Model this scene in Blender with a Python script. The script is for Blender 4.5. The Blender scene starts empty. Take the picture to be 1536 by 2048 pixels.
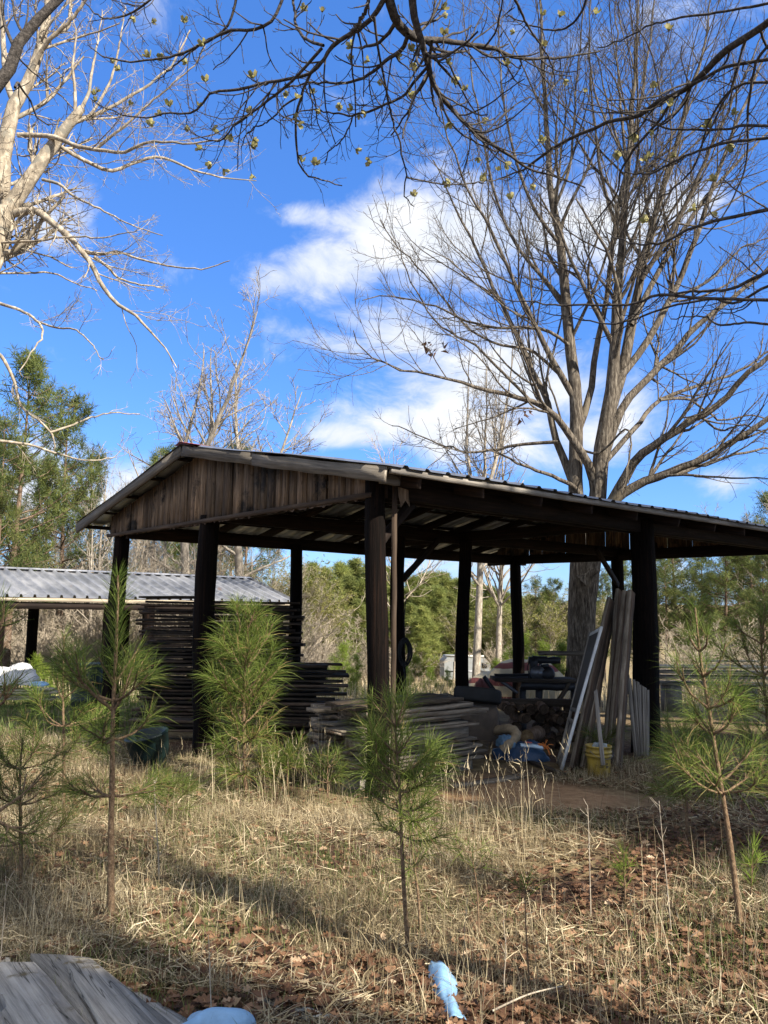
import bpy, math, random
import numpy as np
from mathutils import Matrix, Vector
rng = np.random.default_rng(7)
random.seed(7)
SC = bpy.context.scene
COL = SC.collection

# ------------------------------------------------------------------ camera
FPX, PITCH, ROLL, CAMH = 1645., .11797, .01369, 1.7
cF = np.array([0, math.cos(PITCH), math.sin(PITCH)]); cU0 = np.array([0, -math.sin(PITCH), math.cos(PITCH)]); cR0 = np.array([1., 0, 0])
cR = math.cos(ROLL)*cR0 + math.sin(ROLL)*cU0; cU = -math.sin(ROLL)*cR0 + math.cos(ROLL)*cU0
CAMP = np.array([0, 0, CAMH])
cam = bpy.data.cameras.new('camera'); camo = bpy.data.objects.new('camera', cam); COL.objects.link(camo)
M = Matrix.Identity(4)
for i in range(3):
    M[i][0], M[i][1], M[i][2], M[i][3] = cR[i], cU[i], -cF[i], CAMP[i]
camo.matrix_world = M
cam.sensor_fit = 'VERTICAL'; cam.sensor_height = 36; cam.sensor_width = 27; cam.lens = FPX/2048*36
cam.clip_start = .05; cam.clip_end = 2000
SC.camera = camo

def P(u, v, Y):
    d = cF + (u-768)/FPX*cR + (1024-v)/FPX*cU
    return CAMP + d*(Y/d[1])

# ------------------------------------------------------------------ terrain
def tz(x, y):
    x = np.asarray(x, float); y = np.asarray(y, float)
    z = np.interp(y, [-60, -10, 0, 17, 45, 110, 160, 400], [.3, .25, 0, -.425, -2.1, -10.5, -9, 6])
    b = .03*np.sin(x*1.3+y*.7)+.025*np.sin(y*1.9-x*.6+1)+.02*np.sin(x*2.9+2)*np.sin(y*2.3)
    return z + b*np.clip((20-np.abs(y-6))/10, 0, 1)
def tz1(x, y): return float(tz(x, y))
def G(u, v):
    d = cF + (u-768)/FPX*cR + (1024-v)/FPX*cU
    t = 1.
    for _ in range(30):
        q = CAMP+d*t
        t += (q[2]-tz1(q[0], q[1]))/(-d[2]+.03)
    return CAMP+d*t
def onground(p): return (p[0], p[1], tz1(p[0], p[1]))

# ------------------------------------------------------------------ objects
def tag(o, label=None, cat=None, group=None, kind=None):
    if label: o['label'] = label
    if cat: o['category'] = cat
    if group: o['group'] = group
    if kind: o['kind'] = kind
    return o
def empty(name, loc=(0, 0, 0), rz=0, label=None, cat=None, group=None):
    o = bpy.data.objects.new(name, None); COL.objects.link(o)
    o.location = loc; o.rotation_euler = (0, 0, rz); o.empty_display_size = .1
    return tag(o, label, cat, group)
def link(name, me, parent=None, mat=None, mw=None):
    o = bpy.data.objects.new(name, me); COL.objects.link(o)
    if mat is not None and len(me.materials) == 0: me.materials.append(mat)
    if parent is not None: o.parent = parent
    if mw is not None: o.matrix_local = mw
    return o
def build(name, V, Q=None, T=None, mat=None, tint=None, smooth=True):
    me = bpy.data.meshes.new(name)
    V = np.asarray(V, np.float32).reshape(-1, 3)
    Q = np.zeros((0, 4), np.int32) if Q is None else np.asarray(Q, np.int32).reshape(-1, 4)
    T = np.zeros((0, 3), np.int32) if T is None else np.asarray(T, np.int32).reshape(-1, 3)
    me.vertices.add(len(V)); me.vertices.foreach_set('co', V.ravel())
    li = np.concatenate([Q.ravel(), T.ravel()]); me.loops.add(len(li)); me.loops.foreach_set('vertex_index', li)
    nf = len(Q)+len(T); me.polygons.add(nf)
    ls = np.concatenate([np.arange(len(Q))*4, len(Q)*4+np.arange(len(T))*3]).astype(np.int32)
    me.polygons.foreach_set('loop_start', ls)
    me.update(calc_edges=True)
    if smooth: me.polygons.foreach_set('use_smooth', np.ones(nf, bool))
    if tint is not None:
        a = me.attributes.new('tint', 'FLOAT', 'FACE'); a.data.foreach_set('value', np.asarray(tint, np.float32))
    if mat is not None: me.materials.append(mat)
    return me
class Acc:
    def __init__(s): s.V = []; s.Q = []; s.T = []; s.tq = []; s.tt = []; s.n = 0
    def add(s, V, Q=None, T=None, tq=None, tt=None):
        V = np.asarray(V, float).reshape(-1, 3)
        if Q is not None and len(Q):
            Q = np.asarray(Q).reshape(-1, 4); s.Q.append(Q+s.n); s.tq.append(np.broadcast_to(np.asarray(.5 if tq is None else tq, float), (len(Q),)))
        if T is not None and len(T):
            T = np.asarray(T).reshape(-1, 3); s.T.append(T+s.n); s.tt.append(np.broadcast_to(np.asarray(.5 if tt is None else tt, float), (len(T),)))
        s.V.append(V); s.n += len(V); return s
    def box(s, a, b, tint=.5, jit=0):
        x0, y0, z0 = a; x1, y1, z1 = b
        V = np.array([[x0, y0, z0], [x1, y0, z0], [x1, y1, z0], [x0, y1, z0], [x0, y0, z1], [x1, y0, z1], [x1, y1, z1], [x0, y1, z1]], float)
        if jit: V = V+rng.uniform(-jit, jit, V.shape)
        return s.add(V, [[0, 3, 2, 1], [4, 5, 6, 7], [0, 1, 5, 4], [1, 2, 6, 5], [2, 3, 7, 6], [3, 0, 4, 7]], tq=tint)
    def mesh(s, name, mat, smooth=False):
        cat = lambda L, k: np.concatenate(L) if L else np.zeros((0, k), int)
        tint = np.concatenate((s.tq or [np.zeros(0)])+(s.tt or [np.zeros(0)])) if (s.tq or s.tt) else None
        if s.tq and s.tt: tint = np.concatenate([np.concatenate(s.tq), np.concatenate(s.tt)])
        return build(name, np.concatenate(s.V), cat(s.Q, 4), cat(s.T, 3), mat, tint, smooth)

def nrm(a): return a/np.maximum(np.linalg.norm(a, axis=-1, keepdims=True), 1e-9)
def tubes(acc, pts, rad, S=5, tint=None, cap=False, rough=0):
    pts = np.asarray(pts, float); rad = np.asarray(rad, float)
    if pts.ndim == 2: pts = pts[None]; rad = rad[None]
    N, K, _ = pts.shape
    T = nrm(np.gradient(pts, axis=1))
    ref = np.where(np.abs(nrm(pts[:, -1]-pts[:, 0])[:, 2:3]) > .8, np.array([[1., .13, 0]]), np.array([[0, .11, 1.]]))[:, None, :]
    A = nrm(np.cross(T, np.broadcast_to(ref, T.shape))); B = np.cross(T, A)
    th = np.arange(S)*2*np.pi/S
    R = rad[:, :, None, None]
    if rough: R = R*(1+rng.uniform(-rough, rough, (N, K, S, 1)))
    V = pts[:, :, None, :]+R*(A[:, :, None, :]*np.cos(th)[None, None, :, None]+B[:, :, None, :]*np.sin(th)[None, None, :, None])
    i = np.arange(N)[:, None, None]*K*S; j = np.arange(K-1)[None, :, None]*S; k = np.arange(S)[None, None, :]; k2 = (k+1) % S
    Q = np.stack([i+j+k, i+j+k2, i+j+S+k2, i+j+S+k], -1).reshape(-1, 4)
    tq = .5 if tint is None else np.repeat(np.asarray(tint, float), (K-1)*S)
    n0 = acc.n
    acc.add(V.reshape(-1, 3), Q, tq=tq)
    if cap:
        for e in (0, K-1):
            for m in range(N):
                c = pts[m, e]; base = m*K*S+e*S
                acc.add(np.vstack([V[m, e], c[None]]), None, [[a, (a+1) % S, S] if e else [(a+1) % S, a, S] for a in range(S)], tt=.5)
    return acc
def resample(p, K):
    p = np.asarray(p, float); n = len(p)
    d = np.r_[0, np.cumsum(np.linalg.norm(np.diff(p[:, :3], axis=0), axis=1))]; d /= d[-1]
    t = np.linspace(0, 1, K); i = np.clip(np.searchsorted(d, t, 'right')-1, 0, n-2)
    f = ((t-d[i])/np.maximum(d[i+1]-d[i], 1e-9))[:, None]
    p0 = p[np.maximum(i-1, 0)]; p1 = p[i]; p2 = p[i+1]; p3 = p[np.minimum(i+2, n-1)]
    return .5*((2*p1)+(p2-p0)*f+(2*p0-5*p1+4*p2-p3)*f*f+(3*p1-p0-3*p2+p3)*f**3)
def grow(start, dirs, length, K, wig=.15, trop=(0, 0, .05)):
    N = len(start); p = start.copy(); d = nrm(dirs); out = [p.copy()]; trop = np.asarray(trop, float)
    for _ in range(K-1):
        d = nrm(d+rng.normal(0, wig, (N, 3))+trop)
        p = p+d*(length/(K-1))[:, None]; out.append(p.copy())
    return np.stack(out, 1)
def children(pts, rad, M, tmin=.2, tmax=1., ang=45, asd=12, lr=(.3, .6), K=5, wig=.15, trop=(0, 0, .05), rr=.6, rmin=.004, rtip=.5, lmin=.05, lmax=99, wpow=1.):
    N, K0, _ = pts.shape
    L = np.linalg.norm(np.diff(pts, axis=1), axis=2).sum(1)
    pi = rng.choice(N, M, p=L**wpow/(L**wpow).sum())
    t = rng.uniform(tmin, tmax, M); x = t*(K0-1); i = np.clip(x.astype(int), 0, K0-2); f = (x-i)[:, None]
    s = pts[pi, i]*(1-f)+pts[pi, i+1]*f; d = nrm(pts[pi, i+1]-pts[pi, i]); r = rad[pi, i]*(1-f[:, 0])+rad[pi, i+1]*f[:, 0]
    q = nrm(np.cross(d, rng.normal(0, 1, (M, 3)))); a = np.radians(np.clip(rng.normal(ang, asd, M), 12, 100))[:, None]
    d2 = d*np.cos(a)+q*np.sin(a)
    ln = np.clip(L[pi]*rng.uniform(lr[0], lr[1], M)*(1.15-.6*t), lmin, lmax)
    r0 = np.maximum(r*rr*rng.uniform(.7, 1.05, M), rmin)
    P2 = grow(s, d2, ln, K, wig, trop)
    R2 = np.maximum(r0[:, None]*np.linspace(1, rtip, K)[None], rmin*.7)
    return P2, R2

# ------------------------------------------------------------------ materials
def newmat(name):
    m = bpy.data.materials.new(name); m.use_nodes = True; nt = m.node_tree; nt.nodes.clear()
    out = nt.nodes.new('ShaderNodeOutputMaterial'); return m, nt, out
def N_(nt, t, **kw):
    n = nt.nodes.new(t)
    for k, v in kw.items():
        if k.startswith('i_'):
            n.inputs[k[2:].replace('_', ' ')].default_value = v
        else: setattr(n, k, v)
    return n
def ramp(nt, fac, stops):
    n = nt.nodes.new('ShaderNodeValToRGB'); e = n.color_ramp.elements
    while len(e) < len(stops): e.new(.5)
    for el, (p, c) in zip(e, stops): el.position = p; el.color = (*c, 1)
    nt.links.new(fac, n.inputs[0]); return n.outputs[0]
def mixc(nt, f, a, b, mode='MIX'):
    n = nt.nodes.new('ShaderNodeMix'); n.data_type = 'RGBA'; n.blend_type = mode
    for s, x in ((n.inputs[0], f), (n.inputs[6], a), (n.inputs[7], b)):
        if hasattr(x, 'links'): nt.links.new(x, s)
        else: s.default_value = x if not isinstance(x, tuple) else (*x, 1)
    return n.outputs[2]
def wood(name, cols, axis=0, scale=6., stretch=.06, rough=.85, bump=.4, tintamt=.35, spot=None, objvar=True, spec=.25, crack=0):
    m, nt, out = newmat(name); L = nt.links
    tc = N_(nt, 'ShaderNodeTexCoord'); mp = N_(nt, 'ShaderNodeMapping')
    s = [scale*3]*3; s[axis] = scale*stretch*3; mp.inputs['Scale'].default_value = s
    L.new(tc.outputs['Object'], mp.inputs['Vector'])
    oi = N_(nt, 'ShaderNodeObjectInfo'); 
    va = N_(nt, 'ShaderNodeVectorMath', operation='ADD'); L.new(mp.outputs[0], va.inputs[0])
    vm = N_(nt, 'ShaderNodeMath', operation='MULTIPLY'); vm.inputs[1].default_value = 91.; L.new(oi.outputs['Random'], vm.inputs[0]); L.new(vm.outputs[0], va.inputs[1])
    n1 = N_(nt, 'ShaderNodeTexNoise', i_Scale=1.6, i_Detail=8., i_Roughness=.7); L.new(va.outputs[0], n1.inputs['Vector'])
    n2 = N_(nt, 'ShaderNodeTexNoise', i_Scale=1.1, i_Detail=4.); L.new(tc.outputs['Object'], n2.inputs['Vector'])
    c = ramp(nt, n1.outputs[0], [(.3, cols[0]), (.5, cols[1]), (.72, cols[2])])
    at = N_(nt, 'ShaderNodeAttribute', attribute_name='tint')
    tv = N_(nt, 'ShaderNodeMapRange'); tv.inputs['To Min'].default_value = 1-tintamt; tv.inputs['To Max'].default_value = 1+tintamt; L.new(at.outputs['Fac'], tv.inputs['Value'])
    c = mixc(nt, 1., c, tv.outputs[0], 'MULTIPLY')
    if objvar:
        ov = N_(nt, 'ShaderNodeMapRange'); ov.inputs['To Min'].default_value = .65; ov.inputs['To Max'].default_value = 1.3; L.new(oi.outputs['Random'], ov.inputs['Value'])
        c = mixc(nt, 1., c, ov.outputs[0], 'MULTIPLY')
    n2r = ramp(nt, n2.outputs[0], [(.35, (.62, .62, .62)), (.65, (1.15, 1.12, 1.08))])
    c = mixc(nt, 1., c, n2r, 'MULTIPLY')
    if crack:
        mc = N_(nt, 'ShaderNodeMapping'); sc2 = [crack*4.]*3; sc2[axis] = crack*.16; mc.inputs['Scale'].default_value = sc2; L.new(tc.outputs['Object'], mc.inputs[0])
        vc = N_(nt, 'ShaderNodeVectorMath', operation='ADD'); L.new(mc.outputs[0], vc.inputs[0]); L.new(vm.outputs[0], vc.inputs[1])
        n4 = N_(nt, 'ShaderNodeTexNoise', i_Scale=1.4, i_Detail=3.); L.new(vc.outputs[0], n4.inputs['Vector'])
        cf = ramp(nt, n4.outputs[0], [(.490, (1, 1, 1)), (.5, (.15, .14, .12)), (.510, (1, 1, 1))]); c = mixc(nt, 1., c, cf, 'MULTIPLY')
        kn = N_(nt, 'ShaderNodeTexVoronoi', i_Scale=1.3); mk = N_(nt, 'ShaderNodeMapping'); s3 = [3.5]*3; s3[axis] = 1.4; mk.inputs['Scale'].default_value = s3; L.new(tc.outputs['Object'], mk.inputs[0]); vk = N_(nt, 'ShaderNodeVectorMath', operation='ADD'); L.new(mk.outputs[0], vk.inputs[0]); L.new(vm.outputs[0], vk.inputs[1]); L.new(vk.outputs[0], kn.inputs['Vector'])
        kf = ramp(nt, kn.outputs['Distance'], [(.035, (.25, .2, .15)), (.07, (1, 1, 1))]); c = mixc(nt, .8, c, kf, 'MULTIPLY')
    if spot:
        n3 = N_(nt, 'ShaderNodeTexNoise', i_Scale=spot[1], i_Detail=6., i_Roughness=.65); L.new(tc.outputs['Object'], n3.inputs['Vector'])
        sf = ramp(nt, n3.outputs[0], [(spot[2], (0, 0, 0)), (spot[2]+.08, (1, 1, 1))])
        c = mixc(nt, sf, c, spot[0])
    b = N_(nt, 'ShaderNodeBsdfPrincipled', i_Roughness=rough); b.inputs['Specular IOR Level'].default_value = spec
    L.new(c, b.inputs['Base Color'])
    bp = N_(nt, 'ShaderNodeBump', i_Strength=bump, i_Distance=.02); L.new(n1.outputs[0], bp.inputs['Height']); L.new(bp.outputs[0], b.inputs['Normal'])
    L.new(b.outputs[0], out.inputs[0]); return m
def bark(name, cols, sc=(9, 9, 2.5), bump=.7, lich=None):
    m, nt, out = newmat(name); L = nt.links
    tc = N_(nt, 'ShaderNodeTexCoord'); mp = N_(nt, 'ShaderNodeMapping'); mp.inputs['Scale'].default_value = sc; L.new(tc.outputs['Object'], mp.inputs[0])
    n1 = N_(nt, 'ShaderNodeTexNoise', i_Scale=1.5, i_Detail=8., i_Roughness=.7); L.new(mp.outputs[0], n1.inputs['Vector'])
    c = ramp(nt, n1.outputs[0], [(.32, cols[0]), (.5, cols[1]), (.68, cols[2])])
    if lich:
        n3 = N_(nt, 'ShaderNodeTexNoise', i_Scale=lich[1], i_Detail=5.); L.new(tc.outputs['Object'], n3.inputs['Vector'])
        sf = ramp(nt, n3.outputs[0], [(lich[2], (0, 0, 0)), (lich[2]+.06, (1, 1, 1))]); c = mixc(nt, sf, c, lich[0])
    b = N_(nt, 'ShaderNodeBsdfPrincipled', i_Roughness=.9); b.inputs['Specular IOR Level'].default_value = .15; L.new(c, b.inputs['Base Color'])
    bp = N_(nt, 'ShaderNodeBump', i_Strength=bump, i_Distance=.03); L.new(n1.outputs[0], bp.inputs['Height']); L.new(bp.outputs[0], b.inputs['Normal'])
    L.new(b.outputs[0], out.inputs[0]); return m
def leafy(name, stops, trans=.35, rough=.6, spec=.2):
    m, nt, out = newmat(name); L = nt.links
    at = N_(nt, 'ShaderNodeAttribute', attribute_name='tint'); oi = N_(nt, 'ShaderNodeObjectInfo')
    c = ramp(nt, at.outputs['Fac'], stops)
    ov = N_(nt, 'ShaderNodeMapRange'); ov.inputs['To Min'].default_value = .75; ov.inputs['To Max'].default_value = 1.2; L.new(oi.outputs['Random'], ov.inputs['Value'])
    c = mixc(nt, 1., c, ov.outputs[0], 'MULTIPLY')
    b = N_(nt, 'ShaderNodeBsdfPrincipled', i_Roughness=rough); b.inputs['Specular IOR Level'].default_value = spec; L.new(c, b.inputs['Base Color'])
    t = N_(nt, 'ShaderNodeBsdfTranslucent'); L.new(c, t.inputs[0]); mx = N_(nt, 'ShaderNodeMixShader'); mx.inputs[0].default_value = trans
    L.new(b.outputs[0], mx.inputs[1]); L.new(t.outputs[0], mx.inputs[2]); L.new(mx.outputs[0], out.inputs[0]); return m
def plain(name, col, rough=.6, metal=0., var=.25, sc=8., bump=.1, spec=.4, col2=None, stretch=(1, 1, 1)):
    m, nt, out = newmat(name); L = nt.links
    tc = N_(nt, 'ShaderNodeTexCoord'); mp = N_(nt, 'ShaderNodeMapping'); mp.inputs['Scale'].default_value = stretch; L.new(tc.outputs['Object'], mp.inputs[0])
    n1 = N_(nt, 'ShaderNodeTexNoise', i_Scale=sc, i_Detail=6., i_Roughness=.65); L.new(mp.outputs[0], n1.inputs['Vector'])
    c2 = col2 or tuple(x*(1-var) for x in col)
    c = ramp(nt, n1.outputs[0], [(.35, c2), (.6, col)])
    b = N_(nt, 'ShaderNodeBsdfPrincipled', i_Roughness=rough, i_Metallic=metal); b.inputs['Specular IOR Level'].default_value = spec; L.new(c, b.inputs['Base Color'])
    bp = N_(nt, 'ShaderNodeBump', i_Strength=bump, i_Distance=.02); L.new(n1.outputs[0], bp.inputs['Height']); L.new(bp.outputs[0], b.inputs['Normal'])
    L.new(b.outputs[0], out.inputs[0]); return m

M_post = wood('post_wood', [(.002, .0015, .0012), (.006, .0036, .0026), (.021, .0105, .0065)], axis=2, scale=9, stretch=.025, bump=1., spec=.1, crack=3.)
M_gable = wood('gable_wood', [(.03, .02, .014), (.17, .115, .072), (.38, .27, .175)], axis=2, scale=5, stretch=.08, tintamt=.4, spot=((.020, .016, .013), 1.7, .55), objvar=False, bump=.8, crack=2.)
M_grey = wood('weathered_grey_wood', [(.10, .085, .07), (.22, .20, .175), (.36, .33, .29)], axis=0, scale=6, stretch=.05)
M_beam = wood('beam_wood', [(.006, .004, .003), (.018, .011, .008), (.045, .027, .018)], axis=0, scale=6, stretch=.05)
M_fasc = wood('fascia_wood', [(.05, .042, .034), (.14, .122, .10), (.25, .225, .19)], axis=0, scale=7, stretch=.04)
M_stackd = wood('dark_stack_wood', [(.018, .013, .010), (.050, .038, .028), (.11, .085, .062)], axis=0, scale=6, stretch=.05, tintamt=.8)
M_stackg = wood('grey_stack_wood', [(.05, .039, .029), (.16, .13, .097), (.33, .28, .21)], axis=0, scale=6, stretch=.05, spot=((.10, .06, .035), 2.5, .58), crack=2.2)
M_slab = wood('bark_slab_wood', [(.022, .015, .010), (.085, .062, .042), (.24, .19, .135)], axis=0, scale=5, stretch=.12, bump=.9)
M_pale = wood('pale_lumber', [(.25, .2, .14), (.42, .36, .27), (.55, .48, .38)], axis=0, scale=6, stretch=.05)
M_fore = wood('silvered_plank', [(.17, .155, .135), (.44, .41, .365), (.64, .60, .54)], axis=0, scale=9, stretch=.035, spot=((.13, .10, .05), 3.2, .6), bump=.9, crack=2.2)
M_lean = wood('leaning_board_wood', [(.03, .02, .013), (.09, .06, .04), (.18, .13, .095)], axis=0, scale=6, stretch=.05)
M_edge = wood('pale_sawn_lit_edge', [(.07, .055, .04), (.20, .165, .125), (.36, .31, .25)], axis=0, scale=8, stretch=.08)  # pale edge tone; on the front stack it paints in caught light
M_oak = bark('oak_bark', [(.016, .012, .009), (.085, .070, .054), (.25, .215, .168)], sc=(13, 13, 2.2), bump=1., lich=((.15, .125, .09), 1.1, .6))
M_white = bark('pale_bark', [(.13, .11, .085), (.28, .235, .175), (.55, .48, .37)], sc=(10, 10, 5), bump=.3, lich=((.22, .2, .16), 4, .57))
M_dog = bark('dogwood_bark', [(.02, .018, .016), (.06, .052, .046), (.13, .115, .10)], sc=(30, 30, 30), bump=.5)
M_bare = bark('bare_tree_bark', [(.12, .10, .08), (.28, .24, .19), (.46, .41, .33)], sc=(8, 8, 3), bump=.3)
M_brush = bark('brush_twig_bark', [(.19, .155, .115), (.38, .32, .24), (.54, .46, .36)], sc=(6, 6, 3), bump=.2)
M_pinebark = bark('pine_bark', [(.05, .032, .022), (.14, .095, .065), (.25, .18, .13)], sc=(10, 10, 4), bump=.6)
M_sapbark = bark('sapling_bark', [(.06, .04, .025), (.17, .11, .065), (.28, .2, .12)], sc=(40, 40, 25), bump=.6)
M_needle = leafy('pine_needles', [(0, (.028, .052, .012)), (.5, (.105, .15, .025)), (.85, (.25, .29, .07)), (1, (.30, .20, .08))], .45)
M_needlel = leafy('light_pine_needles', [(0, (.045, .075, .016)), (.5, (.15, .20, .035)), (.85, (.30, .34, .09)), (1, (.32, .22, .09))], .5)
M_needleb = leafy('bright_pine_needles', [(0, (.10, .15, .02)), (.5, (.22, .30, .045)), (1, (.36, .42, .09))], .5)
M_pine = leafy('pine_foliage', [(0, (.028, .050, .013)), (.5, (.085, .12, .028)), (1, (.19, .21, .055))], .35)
M_bud = leafy('budding_leaves', [(0, (.12, .13, .03)), (.5, (.22, .22, .06)), (1, (.32, .29, .10))], .4)
M_dry = leafy('dry_grass_blades', [(0, (.07, .05, .03)), (.27, (.18, .138, .075)), (.58, (.43, .345, .20)), (1, (.72, .61, .41))], .3, .7)
M_green = leafy('green_grass_blades', [(0, (.05, .09, .02)), (.5, (.11, .16, .035)), (1, (.2, .24, .07))], .35)
M_leaf = leafy('fallen_leaf', [(0, (.04, .02, .012)), (.4, (.13, .066, .036)), (.75, (.27, .155, .085)), (1, (.48, .36, .24))], .15, .65)
M_flower = leafy('bract', [(0, (.16, .15, .05)), (.5, (.30, .28, .10)), (1, (.42, .36, .16))], .35)
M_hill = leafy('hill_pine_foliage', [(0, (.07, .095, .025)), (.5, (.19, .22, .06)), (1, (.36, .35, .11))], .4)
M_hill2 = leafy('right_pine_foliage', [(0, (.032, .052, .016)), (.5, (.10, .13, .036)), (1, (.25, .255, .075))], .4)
M_roof = plain('galvanised_roof', (.42, .43, .45), .38, .75, .35, 2.5, .05)
M_lowroof = wood('grey_ribbed_metal', [(.19, .20, .225), (.30, .31, .335), (.40, .41, .43)], axis=1, scale=1.6, stretch=.12, rough=.45, bump=.04, spot=((.17, .11, .08), 1.3, .66), objvar=False, spec=.5)
M_red = plain('red_ridge_metal', (.42, .09, .05), .5, .2)
M_bucket = plain('yellow_plastic', (.42, .29, .045), .5, 0, .3, 7, .05, col2=(.17, .115, .03))
M_rubber = plain('black_rubber', (.012, .012, .012), .75)
M_iron = plain('dark_iron', (.03, .03, .033), .5, .5)
M_iron2 = plain('worn_steel', (.16, .16, .17), .4, .7)
M_whitep = plain('chalky_white_paint', (.62, .62, .60), .6, 0, .25)
M_screen = plain('dusty_screen', (.07, .06, .05), .8)
M_bluet = plain('blue_tarp', (.025, .065, .14), .5, 0, .5, 7, .5)
M_blued = plain('faded_blue_denim', (.10, .19, .29), .7, 0, .4, 9, .3)
M_lblue = plain('light_blue_plastic', (.24, .42, .62), .45, 0, .3, 7, .15)
M_teal = plain('dark_teal_plastic', (.004, .015, .014), .5)
M_bin = plain('dark_green_plastic', (.012, .022, .016), .5)
M_tan = plain('tan_corrugated_hose', (.30, .23, .145), .7, 0, .4, 12)
def striped():
    m, nt, out = newmat('striped_cream_tarp'); L = nt.links; tc = N_(nt, 'ShaderNodeTexCoord'); w = N_(nt, 'ShaderNodeTexWave', i_Scale=.9, i_Distortion=3., i_Detail=3.); w.bands_direction = 'Z'; L.new(tc.outputs['Object'], w.inputs['Vector'])
    c = ramp(nt, w.outputs['Fac'], [(.62, (.40, .35, .24)), (.72, (.14, .035, .03))]); n = N_(nt, 'ShaderNodeTexNoise', i_Scale=3., i_Detail=6.); L.new(tc.outputs['Object'], n.inputs['Vector'])
    b = N_(nt, 'ShaderNodeBsdfPrincipled', i_Roughness=.7); L.new(c, b.inputs['Base Color']); bp = N_(nt, 'ShaderNodeBump', i_Strength=.8, i_Distance=.08); L.new(n.outputs[0], bp.inputs['Height']); L.new(bp.outputs[0], b.inputs['Normal']); L.new(b.outputs[0], out.inputs[0]); return m
M_cream = striped()
M_mar = plain('maroon_cloth', (.10, .028, .026), .8)
M_silver = plain('silver_tarp', (.62, .60, .57), .5, .0, .35, 5, .5)
M_rv = plain('camper_grey_white', (.24, .25, .25), .5, 0, .15)
M_dglass = plain('dark_window', (.02, .022, .025), .15)
M_orange = plain('orange_cord', (.65, .20, .04), .6)
M_stone = plain('brown_wrapped_block', (.10, .075, .055), .8, 0, .4, 5, .5)
M_end = wood('log_end_grain', [(.11, .07, .035), (.22, .15, .08), (.33, .25, .14)], axis=1, scale=4, stretch=.6)
M_cin = plain('concrete_block', (.22, .19, .16), .9, 0, .35, 14, .4)
M_glass = plain('dusty_jar_glass', (.35, .38, .36), .2, 0, .3, 12)

# ground
def ground_mat():
    m, nt, out = newmat('ground_soil'); L = nt.links
    tc = N_(nt, 'ShaderNodeTexCoord')
    n1 = N_(nt, 'ShaderNodeTexNoise', i_Scale=9., i_Detail=10., i_Roughness=.75); L.new(tc.outputs['Object'], n1.inputs['Vector'])
    n2 = N_(nt, 'ShaderNodeTexNoise', i_Scale=.8, i_Detail=5.); L.new(tc.outputs['Object'], n2.inputs['Vector'])
    c1 = ramp(nt, n1.outputs[0], [(.3, (.025, .015, .010)), (.5, (.085, .05, .032)), (.7, (.18, .115, .072))])
    c2 = ramp(nt, n1.outputs[0], [(.3, (.10, .08, .04)), (.5, (.22, .17, .09)), (.7, (.34, .27, .15))])
    sp = N_(nt, 'ShaderNodeSeparateXYZ'); L.new(tc.outputs['Object'], sp.inputs[0])
    far = N_(nt, 'ShaderNodeMapRange'); far.inputs['From Min'].default_value = 14; far.inputs['From Max'].default_value = 20; L.new(sp.outputs[1], far.inputs['Value'])
    f2 = ramp(nt, n2.outputs[0], [(.45, (0, 0, 0)), (.6, (.8, .8, .8))])
    mx = N_(nt, 'ShaderNodeMath', operation='MAXIMUM'); L.new(far.outputs[0], mx.inputs[0]); L.new(f2, mx.inputs[1])
    c = mixc(nt, mx.outputs[0], c1, c2)
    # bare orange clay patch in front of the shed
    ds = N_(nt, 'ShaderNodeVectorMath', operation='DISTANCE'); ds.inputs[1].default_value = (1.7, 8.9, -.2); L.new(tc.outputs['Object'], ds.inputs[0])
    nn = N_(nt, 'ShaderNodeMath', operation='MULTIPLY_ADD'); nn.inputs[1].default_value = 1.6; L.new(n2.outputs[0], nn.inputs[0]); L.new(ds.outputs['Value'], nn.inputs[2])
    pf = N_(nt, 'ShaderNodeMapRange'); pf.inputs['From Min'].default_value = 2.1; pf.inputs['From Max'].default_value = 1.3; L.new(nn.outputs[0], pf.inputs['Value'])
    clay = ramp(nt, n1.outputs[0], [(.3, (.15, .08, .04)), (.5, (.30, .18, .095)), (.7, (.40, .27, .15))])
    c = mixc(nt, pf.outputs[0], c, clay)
    b = N_(nt, 'ShaderNodeBsdfPrincipled', i_Roughness=.95); b.inputs['Specular IOR Level'].default_value = .1; L.new(c, b.inputs['Base Color'])
    bp = N_(nt, 'ShaderNodeBump', i_Strength=.9, i_Distance=.03); L.new(n1.outputs[0], bp.inputs['Height']); L.new(bp.outputs[0], b.inputs['Normal'])
    L.new(b.outputs[0], out.inputs[0]); return m
def make_ground():
    xs = np.unique(np.r_[np.linspace(-400, -30, 40), np.linspace(-30, 30, 160), np.linspace(30, 400, 40)])
    ys = np.unique(np.r_[np.linspace(-60, 0, 20), np.linspace(0, 30, 110), np.linspace(30, 140, 50), np.linspace(140, 420, 20)])
    X, Y = np.meshgrid(xs, ys); V = np.stack([X, Y, tz(X, Y)], -1).reshape(-1, 3)
    nx, ny = len(xs), len(ys); i = (np.arange(ny-1)[:, None]*nx+np.arange(nx-1)[None])
    Q = np.stack([i, i+1, i+nx+1, i+nx], -1).reshape(-1, 4)
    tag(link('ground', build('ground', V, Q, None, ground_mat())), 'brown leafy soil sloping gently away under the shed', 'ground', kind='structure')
make_ground()

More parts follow.
